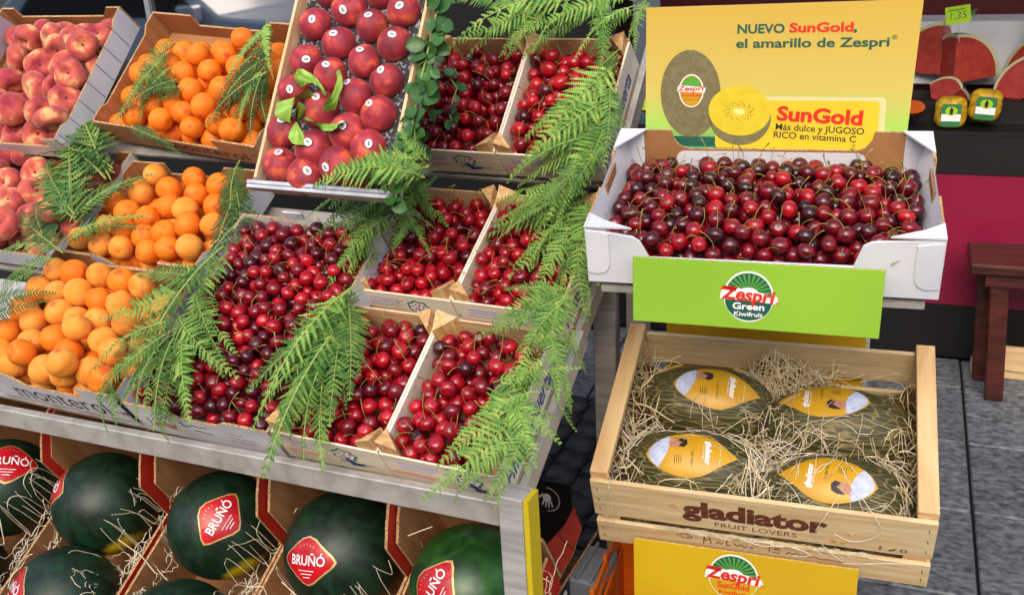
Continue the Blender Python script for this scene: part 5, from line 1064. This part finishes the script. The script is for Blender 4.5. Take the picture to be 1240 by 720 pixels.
tag(link('cherry_heap', me), 'all the other cherries heaped deeper and farther back in the crates and cartons', 'cherries', None, 'stuff')
print('cherries', len(allc), 'top', sum(a[1] for a in allc))

# ---------------------------------------------------------------- FERNS
def frond_mesh(seed, m, wide=.27, pairs=20, bi=True, arch=.13, side=.12):
    rn = random.Random(seed); g = MB(); vs = []; C_ = []
    def sp(t): return Vector((side*t*t*.8, t, arch*4*t*(1-t)*.6-.10*t*t))
    n = 18; pts = [sp(i/n) for i in range(n+1)]; g.tube([tuple(p) for p in pts], [.0075*(1-.8*i/n)+.001 for i in range(n+1)], 4, 1, cap=False)
    for k in range(pairs):
        t = .10+.88*k/(pairs-1); p = sp(t); d = (sp(min(t+.01, 1))-sp(t-.01)).normalized()
        Lp = wide*(max(0, 1-t)**.75)*(min(1, .45+t*2.6))*rn.uniform(.88, 1.08)+.012
        for s_ in (-1, 1):
            if rn.random() < .04: continue
            ang = (1.15-.35*t)*s_+rn.gauss(0, .10); cr = Vector((cos(0), 0, 0))
            right = d.cross(Vector((0, 0, 1))).normalized(); up = right.cross(d)
            q = (d*cos(ang)+right*sin(ang)).normalized(); curl = rn.uniform(-.42, .12); mm = max(4, int(Lp/.0175)) if bi else 0
            if bi:
                base = p+d*rn.uniform(-.004, .004); e = base+q*Lp+up*curl*Lp; side_v = q.cross(up).normalized()
                RB = []
                for j in range(7):
                    u = j/6; c = base+q*Lp*u+up*(curl*Lp*u*u+.0025); wv = side_v*(.0105*(1-u)**.6*min(1, .5+2*u)+.0006); RB += [c-wv-up*.004, c, c+wv-up*.004]
                g.add(RB, [(3*j+q_, 3*j+q_+1, 3*j+q_+4, 3*j+q_+3) for j in range(6) for q_ in (0, 1)], 0)
                for j in range(mm):
                    u = (j+.6)/(mm+.4); c = base+q*Lp*u+up*curl*Lp*u*u; ll = (Lp*.10+.011)*(1-u)**.7*min(1, .6+u*2)*rn.uniform(.85, 1.1)+.004
                    for z_ in (-1, 1):
                        dv = (side_v*z_*.93+q*.42).normalized(); hw = q*.0060*(1-.3*u); dz = up*rn.uniform(-.3, .15)*ll
                        g.add([c-hw, c+dv*ll*.55-hw*.75+dz*.4, c+dv*ll+dz, c+dv*ll*.5+hw*.85+dz*.4, c+hw*.9], [(0, 1, 2, 3, 4)] if z_ > 0 else [(4, 3, 2, 1, 0)], 0)
            else:
                base = p; hw = d*.016*(1-.5*t); e = base+q*Lp*.8+up*curl*Lp*.5; mid = base+q*Lp*.45+up*curl*Lp*.1+up*.004
                g.add([base-hw, mid-hw*.8, e, mid+hw*.8, base+hw], [(0, 1, 2, 3, 4)] if s_ > 0 else [(4, 3, 2, 1, 0)], 0)
    return g.mesh('frond', [m, 'rachis'])
FRV = {'a': [frond_mesh(s_, 'fern_a', rnw, 20, True, .13, sd) for s_, rnw, sd in ((1, .21, .16), (2, .18, -.2), (3, .24, .08))],
       'b': [frond_mesh(s_, 'fern_b', rnw, 19, True, .16, sd) for s_, rnw, sd in ((5, .23, .2), (6, .19, -.16), (7, .27, .05))],
       'c': [frond_mesh(s_, 'fern_c', rnw, 22, True, .12, sd) for s_, rnw, sd in ((8, .21, .14), (9, .17, -.22))],
       's': [frond_mesh(s_, 'fern_b', .16, 30, False, .1, sd) for s_, sd in ((11, .1), (12, -.1))]}
GR = [('dark fern sprays spread over the peach and apricot cartons at upper left', 'aac'), ('fern sprays at the left edge over the peaches', 'ac'), ('large fern bunch lying between the bottom apricots and the white cherry carton', 'aab'),
      ('thin sprig hanging between the middle apricots and the white carton', 'cc'), ('leafy fern bunch below the nectarine crate', 'bba'), ('fern bunch trailing between the white carton and the wooden crates', 'ab'),
      ('fern hanging over the back of the top cherry crates', 'bba'), ('fern bunch covering the right side of the top cherry crates', 'abs'), ('feathery fern over the middle right cherry crate', 'bas'),
      ('fern tuft between middle and front crates at the right edge', 'ab'), ('bright fern sprays hanging over the front right crate', 'bba'), ('fern laid over the left end of the top apricot carton', 'aca'), ('fern sprig at the right end of the top apricot carton', 'ccs')]
bun = {}
for gi, fr_, bx_, by_, bz_, tx, ty, tz in FRONDS:
    F_ = FRAMES[fr_]
    if gi not in bun: bun[gi] = thing('fern_bunch', GR[gi][0], 'fern', F_ @ T(bx_, by_, bz_), 'fern decoration on the crates')
    for rep in range(3 if gi in (4, 5, 7, 8) else 2 if gi not in (3, 1) else 1):
        B_ = F_ @ Vector((bx_+random.uniform(-.006, .006), by_+random.uniform(-.006, .006), bz_-.012*rep)); E_ = F_ @ Vector((tx+rep*random.uniform(-.028, .028), ty+rep*random.uniform(-.028, .028), tz-.018*rep))
        L_ = (E_-B_).length; y_ = (E_-B_).normalized(); n_ = (F_.to_3x3() @ Vector((random.gauss(0, .35), random.gauss(0, .35), 1))).normalized(); x_ = y_.cross(n_).normalized(); z_ = x_.cross(y_)
        sc = max(L_*1.05, .09)*(1 if not rep else random.uniform(.75, .95)); Mx = Matrix((x_*sc, y_*sc, z_*sc)).transposed().to_4x4(); Mx.translation = B_
        o = link('frond', random.choice(FRV[random.choice(GR[gi][1])]), bun[gi]); o.matrix_basis = bun[gi].matrix_basis.inverted() @ Mx
# leafy sprig between nectarines and the top cherry crate
def leaf_mesh():
    g = MB(); vs = []; n = 6
    for i in range(n+1):
        t = i/n; wd = .36*sin(PI*t)**.7
        for s_ in (-1, 0, 1): vs.append((s_*wd, t, .10*abs(s_)-.15*t*t))
    g.add(vs, [(i*3+q, i*3+q+1, i*3+q+4, i*3+q+3) for i in range(n) for q in (0, 1)]); return g.mesh('leaf', ['leaf'], True)
LF = leaf_mesh()
LH = LF.copy(); LH.materials.clear(); LH.materials.append(MT['herb'])
def sprig(frame, path, label, n, sz, spread=.02):
    t = thing('leafy_sprig', label, 'leafy sprig', frame @ T(*path[0]), 'leafy green sprigs'); P_ = [Vector(p)-Vector(path[0]) for p in path]
    g = MB(); g.tube([tuple(p) for p in P_], .0022, 6); part('stem', g, 'rachis', t, smooth=True)
    for k in range(n):
        u = k/n*(len(P_)-1); i = int(u); p = P_[i].lerp(P_[min(i+1, len(P_)-1)], u-i)+Vector((random.gauss(0, spread), random.gauss(0, spread*.5), random.uniform(-.01, .012)))
        s_ = sz*random.uniform(.7, 1.25); link('leaf', LF, t, T(*p) @ RZ(random.uniform(0, 2*PI)) @ RX(random.uniform(-.5, .6)) @ RY(random.uniform(-.5, .5)) @ Matrix.Scale(s_, 4))
sprig(F2, [(-.215, .37, .05), (-.215, .275, .05), (-.20, .165, .045), (-.19, .079, .04), (-.185, .006, .035), (-.18, -.04, .0)], 'leafy green sprig hanging between the nectarines and the top cherry crate', 70, .034, .014)
sprig(FRAMES['N'], [(.325, .44, .0), (.330, .33, -.005), (.326, .2, -.005), (.328, .08, -.01), (.322, -.02, -.01)], 'leafy green twig running down the right edge of the nectarine crate', 70, .036, .011)
sprig(F2, [(-.275, .36, .03), (-.262, .22, .02), (-.25, .10, .02), (-.235, .01, .0)], 'darker leaves low in the gap beside the top left cherry crate', 60, .034, .014)
sprig(F2, [(-.16, .18, .012), (-.13, .15, .012), (-.13, .09, .012), (-.12, .07, .01)], 'sprig of green leaves lying on the cherries of the top left crate', 12, .026, .016)
sprig(F2, [(-.28, .48, .02), (-.15, .42, .04), (-.02, .42, .04)], 'dark broad leaves behind the top left cherry crate', 40, .045, .03)
sprig(F2, [(-.03, .44, .02), (.1, .40, .03), (.24, .42, .02)], 'dark leaves behind the top right cherry crate', 26, .045, .03)

hb = thing('herb_bunch', 'bushy small-leaved green herb clump at the lower right corner of the nectarine crate', 'herb', F1 @ T(-.23, .30, .09))
for k in range(9):
    a = random.uniform(0, 2*PI); l_ = random.uniform(.05, .10); P_ = [Vector((random.gauss(0, .012), random.gauss(0, .012), 0))]
    for q in range(5): P_.append(P_[-1]+Vector((cos(a)*l_/5, sin(a)*l_/5*1.1, .012-.006*q)))
    g = MB(); g.tube([tuple(p) for p in P_], .0014, 5); tw = part('twig', g, 'rachis', hb, smooth=True)
    for q in range(20):
        u = random.uniform(.6, 5)-.01; i = int(u); p = P_[i].lerp(P_[min(i+1, 5)], u-i); sg_ = random.choice((-1, 1))
        link('leaf', LH, tw, T(*p) @ RZ(a-PI/2+sg_*random.uniform(.3, 1.3)) @ RX(random.uniform(-.3, .6)) @ RY(random.uniform(-.5, .5)) @ Matrix.Scale(random.uniform(.012, .024), 4))
